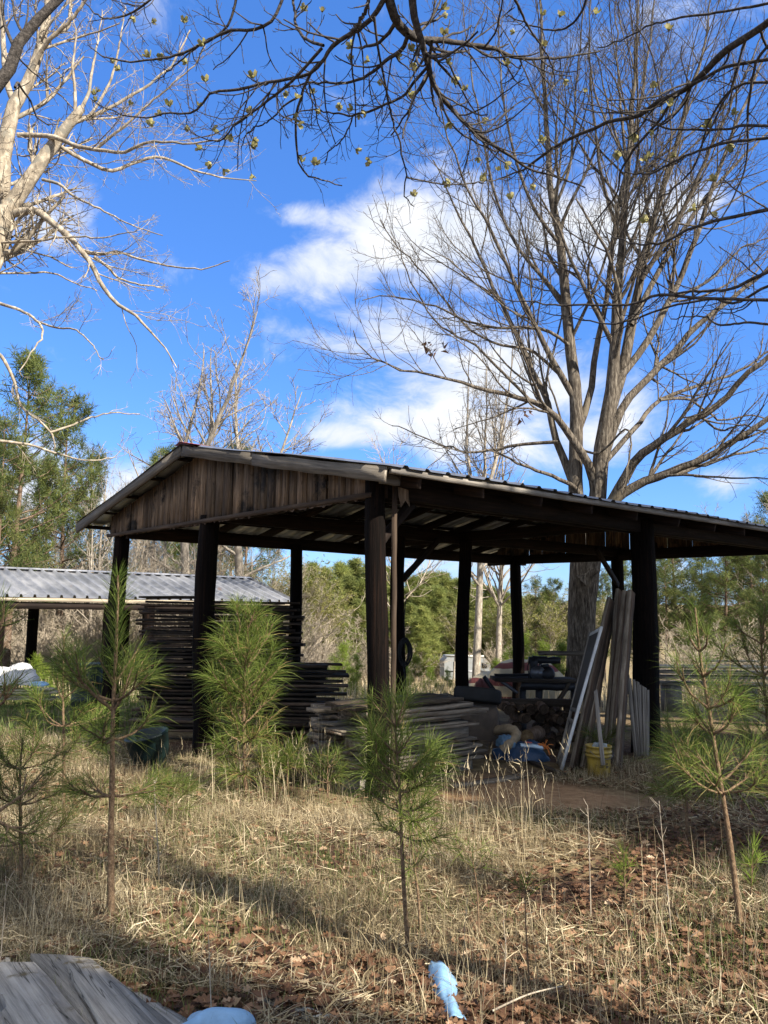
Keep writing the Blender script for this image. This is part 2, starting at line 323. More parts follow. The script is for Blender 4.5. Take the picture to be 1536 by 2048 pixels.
# ------------------------------------------------------------------ box / board helpers
def cuboid(a, b, mat, name='board', tint=.5, jit=0): return Acc().box(a, b, tint, jit).mesh(name, mat)
def board_mesh(L, W, T, mat, seed=0, rag=.0, segs=8, warp=.01):
    """one sawn board, local x along its length, centred, slightly warped with uneven edges"""
    r = np.random.default_rng(seed); K = segs+1; x = np.linspace(-L/2, L/2, K); ed = min(.005, W*.03)+rag
    e0 = -W/2+r.normal(0, ed, K); e1 = W/2+r.normal(0, ed, K); zz = warp*np.sin(np.linspace(0, 3, K)+r.uniform(0, 6))
    x0 = x.copy(); x0[0] += r.uniform(-.03, .03)*(1+rag*20); x0[-1] += r.uniform(-.03, .03)*(1+rag*20)
    t0 = T*(1+r.uniform(-.2, .2, K)*(1+rag*10)*.4)
    V = np.stack([np.stack([x, e0, zz-t0/2], -1), np.stack([x0, e1, zz-t0/2], -1), np.stack([x0, e1, zz+t0/2], -1), np.stack([x, e0, zz+t0/2], -1)], 1)
    Q = []
    for k in range(segs):
        for j in range(4): Q.append([k*4+j, (k+1)*4+j, (k+1)*4+(j+1) % 4, k*4+(j+1) % 4])
    Q += [[0, 1, 2, 3], [segs*4+3, segs*4+2, segs*4+1, segs*4]]
    return build('board', V.reshape(-1, 3), Q, None, mat, np.r_[np.full(len(Q)-2, .45), 1.05, 1.05], False)
def frame_from(p0, p1, wdir):
    p0 = np.array(p0, float); p1 = np.array(p1, float); x = nrm(p1-p0); w = np.array(wdir, float); y = nrm(w-x*(w@x)); z = np.cross(x, y)
    c = (p0+p1)/2; m = Matrix.Identity(4)
    for i in range(3): m[i][0], m[i][1], m[i][2], m[i][3] = x[i], y[i], z[i], c[i]
    return m, np.linalg.norm(p1-p0)
_seed = [100]
def bar(name, p0, p1, W, T, wdir, mat, parent=None, rag=0., warp=.004, segs=6, edge=None):
    """a board or beam from p0 to p1; W along wdir, T across"""
    m, L = frame_from(p0, p1, wdir); _seed[0] += 1
    me = board_mesh(L, W, T, mat, _seed[0], rag, segs, warp)
    if edge:
        me.materials.append(edge)
        for p in me.polygons:
            if abs(p.normal.y) > .7: p.material_index = 1
    return link(name, me, parent, None, m)

# ================================================================== OPEN SHED
YAW = .86588
d2 = np.array([math.sin(YAW), math.cos(YAW), 0]); d1 = np.array([-math.cos(YAW), math.sin(YAW), 0])
CC = P(757, 1000, 8.75); CC[2] = 0.
SHROT = math.atan2(d2[1], d2[0])
def S(x, y, z): return CC+d2*x+d1*y+np.array([0, 0, z])   # shed coordinates -> world
def SL(p):
    q = np.asarray(p)-CC; return np.array([q@d2, q@d1, q[2]])
shed = empty('open_shed', tuple(CC), SHROT, 'old open pole shed with weathered plank gable and corrugated metal roof', 'shed')
RY, RZ, EZ = 3.88, 3.975, 3.125     # ridge line, eave height
XF, XB = -.42, 10.1
YR, YL = -.62, 7.82
def roofz(y): return RZ-(RZ-EZ)*(abs(y-RY)/(RY-YR if y < RY else YL-RY))
def roof_panel(y0, y1):
    xs = []; zs = []
    x = XF
    while x < XB:
        for dx, h in ((0, 0), (.21, 0), (.235, .028), (.275, .028)): xs.append(x+dx); zs.append(h)
        x += .3
    xs = np.array(xs); zs = np.array(zs); K = 9; ys = np.linspace(y0, y1, K); V = []
    for y in ys:
        edge = .03*np.sin(xs*2.1)*(abs(y-y0) < 1e-6)
        V.append(np.stack([xs, np.full_like(xs, y)+rng.normal(0, .006, len(xs))*(y == ys[0]), roofz(y)+zs+.015*np.sin(xs*1.7+y*2)*0.6], -1))
    n = len(xs); Q = [[i*n+j, i*n+j+1, (i+1)*n+j+1, (i+1)*n+j] for i in range(K-1) for j in range(n-1)]
    return build('roof_panel', np.concatenate(V), Q, None, M_roof, None, False)
link('roof_panel', roof_panel(YR, RY), shed); link('roof_panel', roof_panel(YL, RY), shed)
rc = Acc(); rc.add([[XF-.01, RY-.16, RZ+.005], [XB, RY-.16, RZ+.005], [XB, RY, RZ+.045], [XF-.01, RY, RZ+.045], [XB, RY+.16, RZ+.005], [XF-.01, RY+.16, RZ+.005]], [[0, 1, 2, 3], [3, 2, 4, 5]])
link('ridge_cap', rc.mesh('ridge_cap', M_red), shed)
# rake fascias (front): left slope one, right slope two butted
def rake(ya, yb, dz=0.):
    p0 = (XF+.03, ya, roofz(ya)-.09+dz); p1 = (XF+.03, yb, roofz(yb)-.09+dz)
    return bar('fascia_board', p0, p1, .15, .035, (0, 0, 1), M_fasc, shed, warp=.002)
rake(YL-.02, RY+.01); rake(RY-.01, 1.95); rake(1.94, YR+.05, -.012)
# eave board under the sheet edge on the near side
bar('eave_board', (XF+.1, YR+.06, roofz(YR+.06)-.055), (XB-.1, YR+.06, roofz(YR+.06)-.055), .06, .05, (0, 0, 1), M_grey, shed)
bar('eave_board', (XF+.1, YL-.06, roofz(YL-.06)-.055), (XB-.1, YL-.06, roofz(YL-.06)-.055), .06, .05, (0, 0, 1), M_beam, shed)
# gable wall of vertical planks
def gable_wall(x, y0, y1, zb0, zb1):
    a = Acc(); y = y0
    while y < y1-.02:
        w = min(float(rng.uniform(.12, .27)), y1-y)
        ya, yb = y+.006, y+w-.004; xo = x+rng.uniform(-.012, .012)
        fb = lambda t: zb0+(zb1-zb0)*(t-y0)/(y1-y0)+.0
        zt = lambda t: roofz(t)-.10
        b0, b1 = fb(ya)+rng.uniform(-.02, .01), fb(yb)+rng.uniform(-.02, .01)
        xa, xb = xo, xo+.022
        V = [[xa, ya, b0], [xb, ya, b0], [xb, yb, b1], [xa, yb, b1], [xa, ya, zt(ya)], [xb, ya, zt(ya)], [xb, yb, zt(yb)], [xa, yb, zt(yb)]]
        if ya < RY < yb:
            pass
        a.add(V, [[0, 3, 2, 1], [4, 5, 6, 7], [0, 1, 5, 4], [1, 2, 6, 5], [2, 3, 7, 6], [3, 0, 4, 7]], tq=rng.uniform(0, 1))
        y += w
    return a.mesh('gable_wall', M_gable)
link('gable_wall', gable_wall(-.10, .02, 6.98, 2.90, 2.87), shed); link('gable_wall', gable_wall(9.72, -.1, 6.98, 2.88, 2.86), shed)
# ragged trim strip under the gable planks
bar('trim_board', (-.135, -.03, 2.905), (-.135, 7.02, 2.885), .055, .03, (0, 0, 1), M_lean, shed, rag=.0, segs=30, warp=.002)
fr = Acc(); yy = np.arange(.05, 4.7, .045); hh = np.clip(rng.normal(.012, .014, len(yy)), .002, .06); zz = 2.879-.003*yy
fr.add(np.concatenate([np.stack([0*yy-.128, yy, zz], -1), np.stack([0*yy-.128, yy, zz-hh], -1)]), [[k, k+1, len(yy)+k+1, len(yy)+k] for k in range(len(yy)-1)])
link('torn_felt', fr.mesh('torn_felt', M_lean), shed)
# posts
def post_mesh(h, r0, r1, seed):
    a = Acc(); K = 14; z = np.linspace(-.35, h, K); r = np.random.default_rng(seed)
    pts = np.stack([.03*np.sin(z*1.3+seed), .03*np.cos(z*1.1+seed*2), z], -1); rad = np.linspace(r0, r1, K)*(1+r.normal(0, .02, K))*np.where(z < .1, 1.08, 1)
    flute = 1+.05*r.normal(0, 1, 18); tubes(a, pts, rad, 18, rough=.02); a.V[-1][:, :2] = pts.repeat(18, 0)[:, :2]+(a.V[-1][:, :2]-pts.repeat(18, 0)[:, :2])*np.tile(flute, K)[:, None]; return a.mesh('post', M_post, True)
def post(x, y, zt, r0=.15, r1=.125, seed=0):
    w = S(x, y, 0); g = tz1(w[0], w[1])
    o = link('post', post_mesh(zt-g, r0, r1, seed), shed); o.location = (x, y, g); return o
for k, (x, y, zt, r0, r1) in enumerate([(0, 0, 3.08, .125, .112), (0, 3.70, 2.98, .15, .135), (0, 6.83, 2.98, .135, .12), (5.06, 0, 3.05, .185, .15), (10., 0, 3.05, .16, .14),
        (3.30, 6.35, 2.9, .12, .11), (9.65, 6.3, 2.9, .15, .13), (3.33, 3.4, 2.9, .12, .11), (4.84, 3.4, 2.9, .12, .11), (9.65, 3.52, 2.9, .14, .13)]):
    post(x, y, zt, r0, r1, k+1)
g0 = tz1(*S(-.05, -.17, 0)[:2])
bar('corner_plank', (.135, -.13, g0+.02), (.12, -.125, 3.04), .055, .03, (.80, -.6, 0), M_lean, shed, rag=.001, segs=16, warp=.002)
fl = Acc(); fl.add([[.10, -.20, 3.0], [.25, -.20, 2.98], [.27, -.2, 2.80], [.20, -.21, 2.86], [.14, -.205, 2.78], [.11, -.2, 2.9]], None, [[0, 1, 2], [0, 2, 3], [0, 3, 4], [0, 4, 5]])
link('torn_felt', fl.mesh('torn_felt', M_gable), shed)
# beams
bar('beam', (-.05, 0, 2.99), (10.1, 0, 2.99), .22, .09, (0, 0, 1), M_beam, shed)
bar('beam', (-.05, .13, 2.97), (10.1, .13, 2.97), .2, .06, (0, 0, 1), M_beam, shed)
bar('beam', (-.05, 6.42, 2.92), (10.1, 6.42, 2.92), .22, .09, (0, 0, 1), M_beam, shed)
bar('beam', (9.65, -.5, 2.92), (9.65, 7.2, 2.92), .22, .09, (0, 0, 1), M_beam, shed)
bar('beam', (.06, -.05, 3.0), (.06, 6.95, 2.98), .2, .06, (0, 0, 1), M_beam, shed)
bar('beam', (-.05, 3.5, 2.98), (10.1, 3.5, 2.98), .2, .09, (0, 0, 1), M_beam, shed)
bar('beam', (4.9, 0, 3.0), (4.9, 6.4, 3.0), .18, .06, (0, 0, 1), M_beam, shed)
# rafters with tails under the near eave
def ony(u, v, y):
    d = cF + (u-768)/FPX*cR + (1024-v)/FPX*cU
    t = ((CC-CAMP)@d1+y)/(d@d1); return SL(CAMP+d*t)
rx = [ony(u, v, -.5)[0] for u, v in ((840, 958), (968, 985), (1083, 1000), (1185, 1020), (1275, 1030), (1357, 1040), (1430, 1050), (1490, 1060))]
st = rx[-1]-rx[-2]
while rx[-1] < 9.3: rx.append(rx[-1]+st)
for x in rx:
    for ya, yb in ((-.5, RY-.03), (YL-.25, RY+.03)):
        bar('rafter', (x, ya, roofz(ya)-.125), (x, yb, roofz(yb)-.125), .15, .045, (0, 0, 1), M_beam, shed)
bar('rafter', (-.28, -.35, roofz(-.35)-.13), (-.02, -.35, roofz(-.35)-.13), .13, .04, (0, 0, 1), M_grey, shed)
for y in (.7, 1.7, 2.7, 3.6, 4.3, 5.2, 6.1, 7.0):
    bar('purlin', (XF+.08, y, roofz(y)-.03), (XB-.1, y, roofz(y)-.03), .09, .035, (0, 1, 0), M_beam, shed)
# braces
bar('brace', (9.55, 3.42, 2.28), (8.2, 3.0, 2.95), .12, .05, (0, 0, 1), M_beam, shed)
bar('brace', (3.4, 3.4, 2.2), (4.2, 3.4, 2.9), .10, .05, (0, 0, 1), M_beam, shed)
bar('brace', (.05, .12, 2.35), (.6, .12, 2.9), .10, .05, (0, 0, 1), M_beam, shed)

# hose coil hung on an inner post
hc = Acc()
hp = P(808, 1300, 12.9)
for k in range(7):
    th = np.linspace(0, 2*np.pi, 26); ra, rb = rng.uniform(.07, .11), rng.uniform(.17, .235); o = rng.normal(0, .012, 3)
    pts = np.stack([hp[0]+.01+ra*np.cos(th)+o[0], hp[1]-.03+.05*np.cos(th)+o[1], hp[2]+rb*np.sin(th)+o[2]-.02*k*.5], -1); tubes(hc, pts, np.full(26, .011), 6)
pts = resample([hp+[.03, 0, .85], hp+[.0, 0, .5], hp+[.01, 0, .2]], 12); tubes(hc, pts, np.full(12, .007), 5)
pts = resample([hp+[-.02, 0, -.2], hp+[.03, .02, -.5], hp+[.01, 0, -.95]], 12); tubes(hc, pts, np.full(12, .01), 5)
tag(link('hose', hc.mesh('hose', M_rubber, True)), 'black hose coiled and hung on the inner post behind the front corner post', 'hose')

# ================================================================== LOW SHED (left, behind)
def low_shed():
    e0 = P(300, 1199, 22.); w = 2.7
    def on(u, v, base):   # param along d2 for pixel column u
        d = cF + (u-768)/FPX*cR + (1024-v)/FPX*cU
        n = np.array([d[1], -d[0]]); return -((base-CAMP)[:2]@n)/(d2[:2]@n)
    rb = e0+d1*w
    a0, a1 = -9., on(592, 1200, e0)
    b1 = on(487, 1158, rb)
    # ridge height so that it projects at v=1152 for u=300
    s = on(300, 1152, rb); q = rb+d2*s; zr = P(300, 1150, q[1])[2]; ze = e0[2]
    o = empty('low_shed', onground(e0), SHROT, 'long low open shed with grey ribbed metal roof at the left', 'shed')
    base = np.array(o.location)
    L = lambda a, b, z: np.array([a, b, z-base[2]])
    def panel(y0, z0, y1, z1, xs_end0, xs_end1):
        V = []; Q = []
        for k, x in enumerate(np.arange(a0, a1+.6, .32)):
            for dx, h in ((0, 0), (.24, 0), (.25, .07), (.30, .07)):
                f0 = min(x+dx, xs_end0); f1 = min(x+dx, xs_end1)
                V += [L(f0, y0, z0+h), L(f1, y1, z1+h)]
        n = len(V)//2
        for j in range(n-1): Q.append([2*j, 2*j+2, 2*j+3, 2*j+1])
        return build('roof_panel', V, Q, None, M_lowroof, None, False)
    link('roof_panel', panel(0, ze, w, zr, a1, a1), o); link('roof_panel', panel(2*w, ze, w, zr, a1, a1), o)
    r = Acc(); r.add([L(a0, w-.16, zr+.02), L(a1, w-.16, zr+.02), L(a1, w, zr+.07), L(a0, w, zr+.07), L(a1, w+.16, zr+.02), L(a0, w+.16, zr+.02)], [[0, 1, 2, 3], [3, 2, 4, 5]])
    link('ridge_cap', r.mesh('ridge_cap', M_lowroof), o)
    bar('eave_board', L(a0, .02, ze-.06), L(a1, .02, ze-.06), .09, .03, (0, 0, 1), M_pale, o, rag=.006, segs=20)
    bar('beam', L(a0, .12, ze-.2), L(a1, .12, ze-.2), .18, .1, (0, 0, 1), M_beam, o)
    bar('beam', L(a0, 2*w-.12, ze-.2), L(a1, 2*w-.12, ze-.2), .18, .1, (0, 0, 1), M_beam, o)
    for yy in (.12, 2*w-.12):
        for x in ([on(u, 1250, e0) for u in (-2, 222, 300, 560)] if yy < 1 else (-7, -4.2, -1.3, 1.6, a1-.3)):
            a = Acc(); ww = base+d2*x+d1*yy; g = tz1(ww[0], ww[1]); z = np.linspace(g-.3, ze-.12, 8)-base[2]
            tubes(a, np.stack([0*z+x, 0*z+yy, z], -1), np.full(8, .16), 10, rough=.04); link('post', a.mesh('post', M_post, True), o)
low_shed()

# ================================================================== LUMBER
def lay_boards(cx, cy, ang, base_z, layers, L, W, T, gap, mat, label, group, cat='board', cols=1, colw=.2, xj=.12, yj=.02, ztilt=0., variants=6, rag=.002, Lj=.12, name='board', sep=0):
    ms = [board_mesh(L*(1+random.uniform(-Lj, Lj)), W*random.uniform(.85, 1.1), T*random.uniform(.75, 1.3), mat if (i % 3 or mat is not M_stackd) else M_lean, _seed[0]*13+i, rag, 8, .008) for i in range(variants)]
    _seed[0] += 3; out = []
    zc = base_z
    for k in range(layers):
        zc += T+gap*random.uniform(.3, 1.9) if k else 0
        if zc > base_z+(layers-1)*(T+gap): break
        for c in range(cols):
            o = link(name, ms[(k*3+c*2+random.randrange(2)) % variants])
            dx, dy = random.uniform(-xj, xj), (c-(cols-1)/2)*colw+random.uniform(-yj, yj)
            a = ang+random.gauss(0, .022)
            o.location = (cx+dx*math.cos(ang)-dy*math.sin(ang), cy+dx*math.sin(ang)+dy*math.cos(ang), zc+T/2)
            o.rotation_euler = (random.uniform(-.02, .02), random.uniform(-.006, .006)+ztilt, a)
            tag(o, label, cat, group); out.append(o)
    return out
def px_stack(u0, u1, Y, vtop, T, gap, W, mat, label, group, cols=1, colw=.22, xj=.12, ang=0., ztilt=0., Lj=.1, rag=.003):
    a, b = P(u0, vtop, Y), P(u1, vtop, Y); c = (a+b)/2; g = tz1(c[0], c[1])+.08; n = int((c[2]-g)/(T+gap))
    return lay_boards(c[0], c[1], ang, c[2]-n*(T+gap), n, np.linalg.norm(b-a), W, T, gap, mat, label, group, cols=cols, colw=colw, xj=xj, ztilt=ztilt, Lj=Lj, rag=rag)
# tall stack, two bays side by side, stickers between the layers
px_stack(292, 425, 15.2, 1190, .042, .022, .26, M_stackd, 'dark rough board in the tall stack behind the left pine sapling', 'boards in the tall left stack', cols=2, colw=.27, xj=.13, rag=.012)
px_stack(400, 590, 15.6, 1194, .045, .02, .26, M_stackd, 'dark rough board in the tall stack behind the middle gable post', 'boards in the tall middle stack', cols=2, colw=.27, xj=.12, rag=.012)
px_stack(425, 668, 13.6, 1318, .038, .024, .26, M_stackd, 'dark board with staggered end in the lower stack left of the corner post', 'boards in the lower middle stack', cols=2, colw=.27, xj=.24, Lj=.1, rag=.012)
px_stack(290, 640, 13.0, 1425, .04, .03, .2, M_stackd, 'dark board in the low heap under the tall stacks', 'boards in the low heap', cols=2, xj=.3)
# front stack beside the corner post
fa = math.atan2(d2[1], d2[0])
fc = S(1.0, .62, 0); gz = tz1(fc[0], fc[1])
cb = Acc(); cb.box((-.12, -.09, 0), (.12, .09, .13), jit=.006)
for k, x in enumerate((1.72, .1)):
    w = S(x, .44, 0); o = link('concrete_block', cb.mesh('concrete_block', M_cin)); o.location = (w[0], w[1], tz1(w[0], w[1])-.01); o.rotation_euler = (0, 0, fa+.1)
    tag(o, ['brown block propping the right end of the front lumber stack', 'brown block under the left end of the front lumber stack'][k], 'block')
z = gz+.13
FRONT = [(2.5, .30, .028, M_stackg, 0), (2.6, .3, .026, M_stackg, .12), (2.35, .3, .03, M_stackg, -.05), (2.5, .3, .03, M_stackg, .06), (2.2, .3, .028, M_stackg, -.1), (2.3, .3, .03, M_stackg, .02),
         (2.1, .28, .13, M_stackg, -.03), (2.15, .33, .03, M_slab, .02), (2.3, .3, .022, M_stackg, -.25), (2.2, .3, .022, M_stackg, -.3), (2.3, .33, .035, M_slab, .2), (2.4, .34, .045, M_slab, .12), (2.2, .34, .05, M_slab, -.05), (2.1, .34, .045, M_slab, -.2)]
FL = ['lowest grey board of the front lumber stack, just above its blocks', 'second grey board up in the front lumber stack', 'third grey board up in the front lumber stack', 'grey board of the front lumber stack with the end sticking out', 'short grey board in the lower front lumber stack', 'grey board lying right under the thick beam of the front stack',
      'thick square grey beam in the middle of the front lumber stack', 'pale edged slab lying on the thick beam of the front stack', 'thin grey board above the pale slab of the front stack', 'upper thin grey board of the front stack', 'long pale slab sticking out to the right near the top of the front stack', 'bark edged slab third from the top of the front stack', 'rough brown slab second from the top of the front stack', 'rough brown bark slab topmost on the front stack']
for k, (L_, W_, T_, m_, dx) in enumerate(FRONT):
    z += T_/2+.006
    rows = 2
    for c in range(rows):
        o = link('board', board_mesh(L_*(.82 if c == 0 else .78), W_, T_, m_, 400+k*2+c, .003 if m_ is M_slab else .0005, 10, .005))
        o.data.materials.append(M_edge)  # side edges coloured paler, as flat planks catching light
        for p_ in o.data.polygons: p_.material_index = 1 if abs(p_.normal.y) > .7 and k % 4 != 1 else 0
        w = S(.95+dx*.8+(0 if c == 0 else .1), .46+.34*c, 0); o.location = (w[0], w[1], z); o.rotation_euler = (random.uniform(-.02, .02), random.uniform(-.012, .006), fa+random.uniform(-.06, .06))
        tag(o, FL[k] if c == 0 else 'rear board hidden behind the front row of the front lumber stack', 'board', 'boards of the front lumber stack')
    z += T_/2+.008
# back higher part of that stack (pale topped)
lay_boards(*S(1.75, 1.75, 0)[:2], fa-.15, tz1(*S(1.75, 1.75, 0)[:2])+.1, 9, 2.2, .3, .045, .028, M_stackg, 'brown board in the stack behind the front stack, left of the tyre', 'boards in the stack left of the tyre', cols=2, colw=.3, xj=.05)
pt = bar('board', P(842, 1398, 11.0), P(912, 1394, 11.6), .3, .02, (0, 1, .12), M_pale); tag(pt, 'pale grey sheet lying on the stack left of the tyre', 'board')
# boards poking out to the left of the corner post
for k, (u0, v0, u1, v1, Y, m_, T_) in enumerate([(632, 1462, 735, 1448, 9.6, M_slab, .03), (672, 1436, 740, 1440, 10.2, M_stackd, .03), (660, 1475, 742, 1468, 9.5, M_slab, .05), (640, 1490, 742, 1484, 9.6, M_stackg, .03), (650, 1505, 742, 1500, 9.7, M_stackd, .03)]):
    p0, p1 = P(u0, v0, Y), P(u1, v1, Y+.35)
    tag(bar('board', p0, p1, .25, T_, (0, 1, 0), m_, rag=.012), ['grey brown board end jutting left past the corner post', 'thin dark board highest of those left of the corner post', 'bark edged slab jutting left below the grey brown board end', 'grey board low on the left of the corner post', 'lowest dark board left of the corner post'][k], 'board')
g = G(905, 1577); h = G(1045, 1556)
tag(bar('plank', g+[0, 0, .02], h+[0, 0, .03], .14, .03, (0, 1, 0), M_stackg, rag=.01), 'weathered plank lying on the bare clay in front of the lumber stack', 'plank')
g = G(1060, 1528); h = G(1128, 1552)
tag(bar('plank', g+[0, 0, .03], h+[0, 0, .02], .1, .03, (0, 1, 0), M_stackd, rag=.01), 'dark plank on the ground between blue tarp and screen frame', 'plank')
# stack behind the right post
rs = P(1390, 1316, 20.); gz2 = tz1(rs[0], rs[1])
lay_boards(rs[0]+.3, rs[1], .03, rs[2]-.62, 6, 2.6, .3, .04, .065, M_pale, 'pale board in the stack behind the right shed post', 'boards in the stack behind the right post', cols=2, colw=.32, xj=.06)
for k in (-1, 1):
    o = link('concrete_block', cuboid((-.15, -.3, 0), (.15, .3, rs[2]-.63-gz2), M_cin, 'concrete_block', jit=.005)); o.location = (rs[0]+.3+k*.9, rs[1], gz2)
    tag(o, 'block under the %s end of the pale stack behind the right post' % ('left' if k < 0 else 'right'), 'block')
tag(bar('plank', P(1405, 1322, 21), P(1515, 1322, 21.5), .16, .04, (0, 1, 0), M_pale), 'long pale plank jutting right from the stack behind the leaning sapling', 'plank')
# leaning boards against the right post
LEAN = [((1147, 1540), (1222, 1200), 11.6, .19, .045, 'dark plank leaning next to the white screen frame'),
        ((1166, 1538), (1226, 1212), 11.9, .14, .04, 'narrow dark board leaning behind the dark plank'),
        ((1212, 1462), (1240, 1182), 11.9, .20, .05, 'broad brown board leaning tallest of the group'),
        ((1216, 1500), (1252, 1183), 11.6, .12, .05, 'pale spotted board leaning right of the broad brown board'),
        ((1234, 1542), (1263, 1184), 11.5, .13, .06, 'rightmost tall board leaning on the black post')]
for (b, t, Yt, W_, T_, lab) in LEAN:
    q0 = G(*b) if b[1] > 1510 else P(b[0], b[1], 11.2); q0 = np.array([q0[0], q0[1], q0[2] if b[1] > 1510 else tz1(q0[0], q0[1])])
    q1 = P(t[0], t[1], Yt)
    tag(bar('leaning_board', q0, q1, W_*1.1, T_*1.05, (.58, .81, 0), M_lean, rag=.002, segs=12, edge=M_edge), lab, 'board', 'boards leaning by the right post')
for k in range(9):
    f = k/8; q0 = G(1272+24*f, 1518); q1 = P(1256+40*f+random.uniform(-2, 2), 1353+24*f+random.uniform(-4, 4), 11.7)
    o = bar('lath', q0, q1, .045, .02, (.75, .5, 0), M_grey); tag(o, 'thin grey lath in the row leaning below the black right post', 'lath', 'laths leaning below the right post')
st_ = bar('stick', P(1206, 1530, 10.02), P(1191, 1383, 10.5), .045, .025, (1, 0, 0), M_grey); tag(st_, 'grey stick standing in the yellow bucket', 'stick')
# screen frame
sf = empty('screen_frame', (0, 0, 0), 0, 'narrow white edged window screen frame leaning left of the boards', 'frame')
TL, TR, BR, BL = P(1181, 1265, 11.75), P(1202, 1254, 11.2), G(1123, 1541), G(1115, 1527)
sf.location = BR
o_ = np.array(sf.location)
c_ = [q-o_ for q in (TL, TR, BR, BL)]; nn = np.cross(c_[1]-c_[2], c_[3]-c_[2])
bar('stile', c_[2], c_[1], .05, .035, np.cross(nn, c_[1]-c_[2]), M_whitep, sf); bar('stile', c_[3], c_[0], .05, .035, np.cross(nn, c_[1]-c_[2]), M_grey, sf)
for f in (.02, .32, .4, .98):
    a, b = c_[3]+(c_[0]-c_[3])*f, c_[2]+(c_[1]-c_[2])*f; bar('rail', a, b, .05, .03, c_[1]-c_[2], M_grey if f < .9 else M_whitep, sf)
a, b = (c_[3]+c_[2])/2, (c_[3]+c_[2])/2+((c_[0]+c_[1])/2-(c_[3]+c_[2])/2)*.32
bar('mullion', a, b, .035, .025, np.cross(nn, c_[1]-c_[2]), M_grey, sf)
sc_ = Acc(); e = .006*nrm(nn); q = [c_[3]+(c_[0]-c_[3])*.4, c_[2]+(c_[1]-c_[2])*.4, c_[1], c_[0]]
sc_.add([x+e for x in q]+[x-e for x in q], [[0, 1, 2, 3], [7, 6, 5, 4], [0, 4, 5, 1], [2, 6, 7, 3]]); link('mesh_screen', sc_.mesh('mesh_screen', M_screen), sf)

# ================================================================== SMALL OBJECTS
def lathe(prof, n=28, mat=None, name='lathe', smooth=True):
    th = np.arange(n)*2*np.pi/n; V = []; Q = []
    for r, z in prof: V.append(np.stack([r*np.cos(th), r*np.sin(th), np.full(n, z)], -1))
    for i in range(len(prof)-1):
        for j in range(n): Q.append([i*n+j, i*n+(j+1) % n, (i+1)*n+(j+1) % n, (i+1)*n+j])
    return build(name, np.concatenate(V), Q, None, mat, None, smooth)
bk = G(1198, 1553); bucket = empty('bucket', onground(bk), .4, 'dirty yellow plastic bucket standing in front of the leaning boards', 'bucket')
link('shell', lathe([(.001, 0), (.125, 0), (.132, .01), (.142, .2), (.145, .24), (.158, .245), (.158, .262), (.147, .266), (.148, .285), (.158, .288), (.158, .305), (.15, .31), (.152, .35), (.16, .353), (.16, .37), (.148, .37), (.128, .02), (.001, .018)], 32, M_bucket, 'shell'), bucket)
a = Acc(); th = np.linspace(.1, np.pi-.1, 18); tubes(a, np.stack([.162*np.cos(th), -.03-.13*np.sin(th), .33-.10*np.sin(th)], -1), np.full(18, .003), 6); link('handle', a.mesh('handle', M_iron2, True), bucket)
a = Acc()
for (x, z, w, h) in ((-.045, .13, .05, .012), (-.04, .15, .035, .01), (.05, .12, .04, .03), (.055, .16, .03, .02)):
    th0 = -1.9+x*6; pts = [[(.1415+.001)*math.cos(th0+t), (.1415+.001)*math.sin(th0+t), zz] for zz in (z, z+h) for t in np.linspace(0, w/.14, 5)]
    a.add(pts, [[i, i+1, i+6, i+5] for i in range(4)])
link('faded_print', a.mesh('faded_print', plain('faded_print', (.10, .07, .03), .6)), bucket)
for k, (dx, dy) in enumerate(((.05, -.03), (-.05, .02), (0, .07))):
    o = link('jar', lathe([(.001, 0), (.04, 0), (.042, .09), (.03, .11), (.03, .13), (.001, .13)], 14, M_glass, 'jar')); o.location = (bk[0]+dx, bk[1]+dy, tz1(bk[0], bk[1])+.27); o.rotation_euler = (.2*k, .15, 0)
    tag(o, 'dusty glass jar poking out of the yellow bucket', 'jar', 'jars in the yellow bucket')
# tyre on a wrapped block
bl = Acc(); th = np.linspace(0, 2*np.pi, 24, endpoint=False); V = []
pr = [(.98, -.36), (1.05, -.2), (1.02, .0), (.9, .1), (.55, .145), (.02, .155)]
for s, z_ in pr: V.append(np.stack([s*.33*np.sign(np.cos(th))*np.abs(np.cos(th))**.6, s*.28*np.sign(np.sin(th))*np.abs(np.sin(th))**.6, np.full(24, z_)+rng.normal(0, .008, 24)], -1))
bl.add(np.concatenate(V), [[i*24+j, i*24+(j+1) % 24, (i+1)*24+(j+1) % 24, (i+1)*24+j] for i in range(5) for j in range(24)])
bp_ = P(948, 1425, 11.7); o = link('wrapped_block', bl.mesh('wrapped_block', M_stone, True)); o.location = bp_+[0, 0, .02]; tag(o, 'rounded brown block propping up the black tyre', 'block')
tp = P(955, 1391, 11.6)
prof = []
for i in range(20):
    t = i/20*2*np.pi; r = .25+.083*np.sign(np.cos(t))*abs(np.cos(t))**.55; zz = .10*np.sign(np.sin(t))*abs(np.sin(t))**.55; prof.append((r, zz))
prof.append(prof[0]); n = 64; V = []; Q = []
for i, (r, zz) in enumerate(prof):
    for j in range(n):
        rr = r-(.008 if (r > .325 and (j+i) % 2 == 0) else 0); t = j/n*2*np.pi; V.append((rr*math.cos(t), rr*math.sin(t), zz))
for i in range(20):
    for j in range(n): Q.append([i*n+j, i*n+(j+1) % n, (i+1)*n+(j+1) % n, (i+1)*n+j])
o = link('tyre', build('tyre', V, Q, None, M_rubber)); o.location = tp; o.rotation_euler = (-.12, .13, .3); tag(o, 'black tyre lying tilted on the brown block', 'tyre')
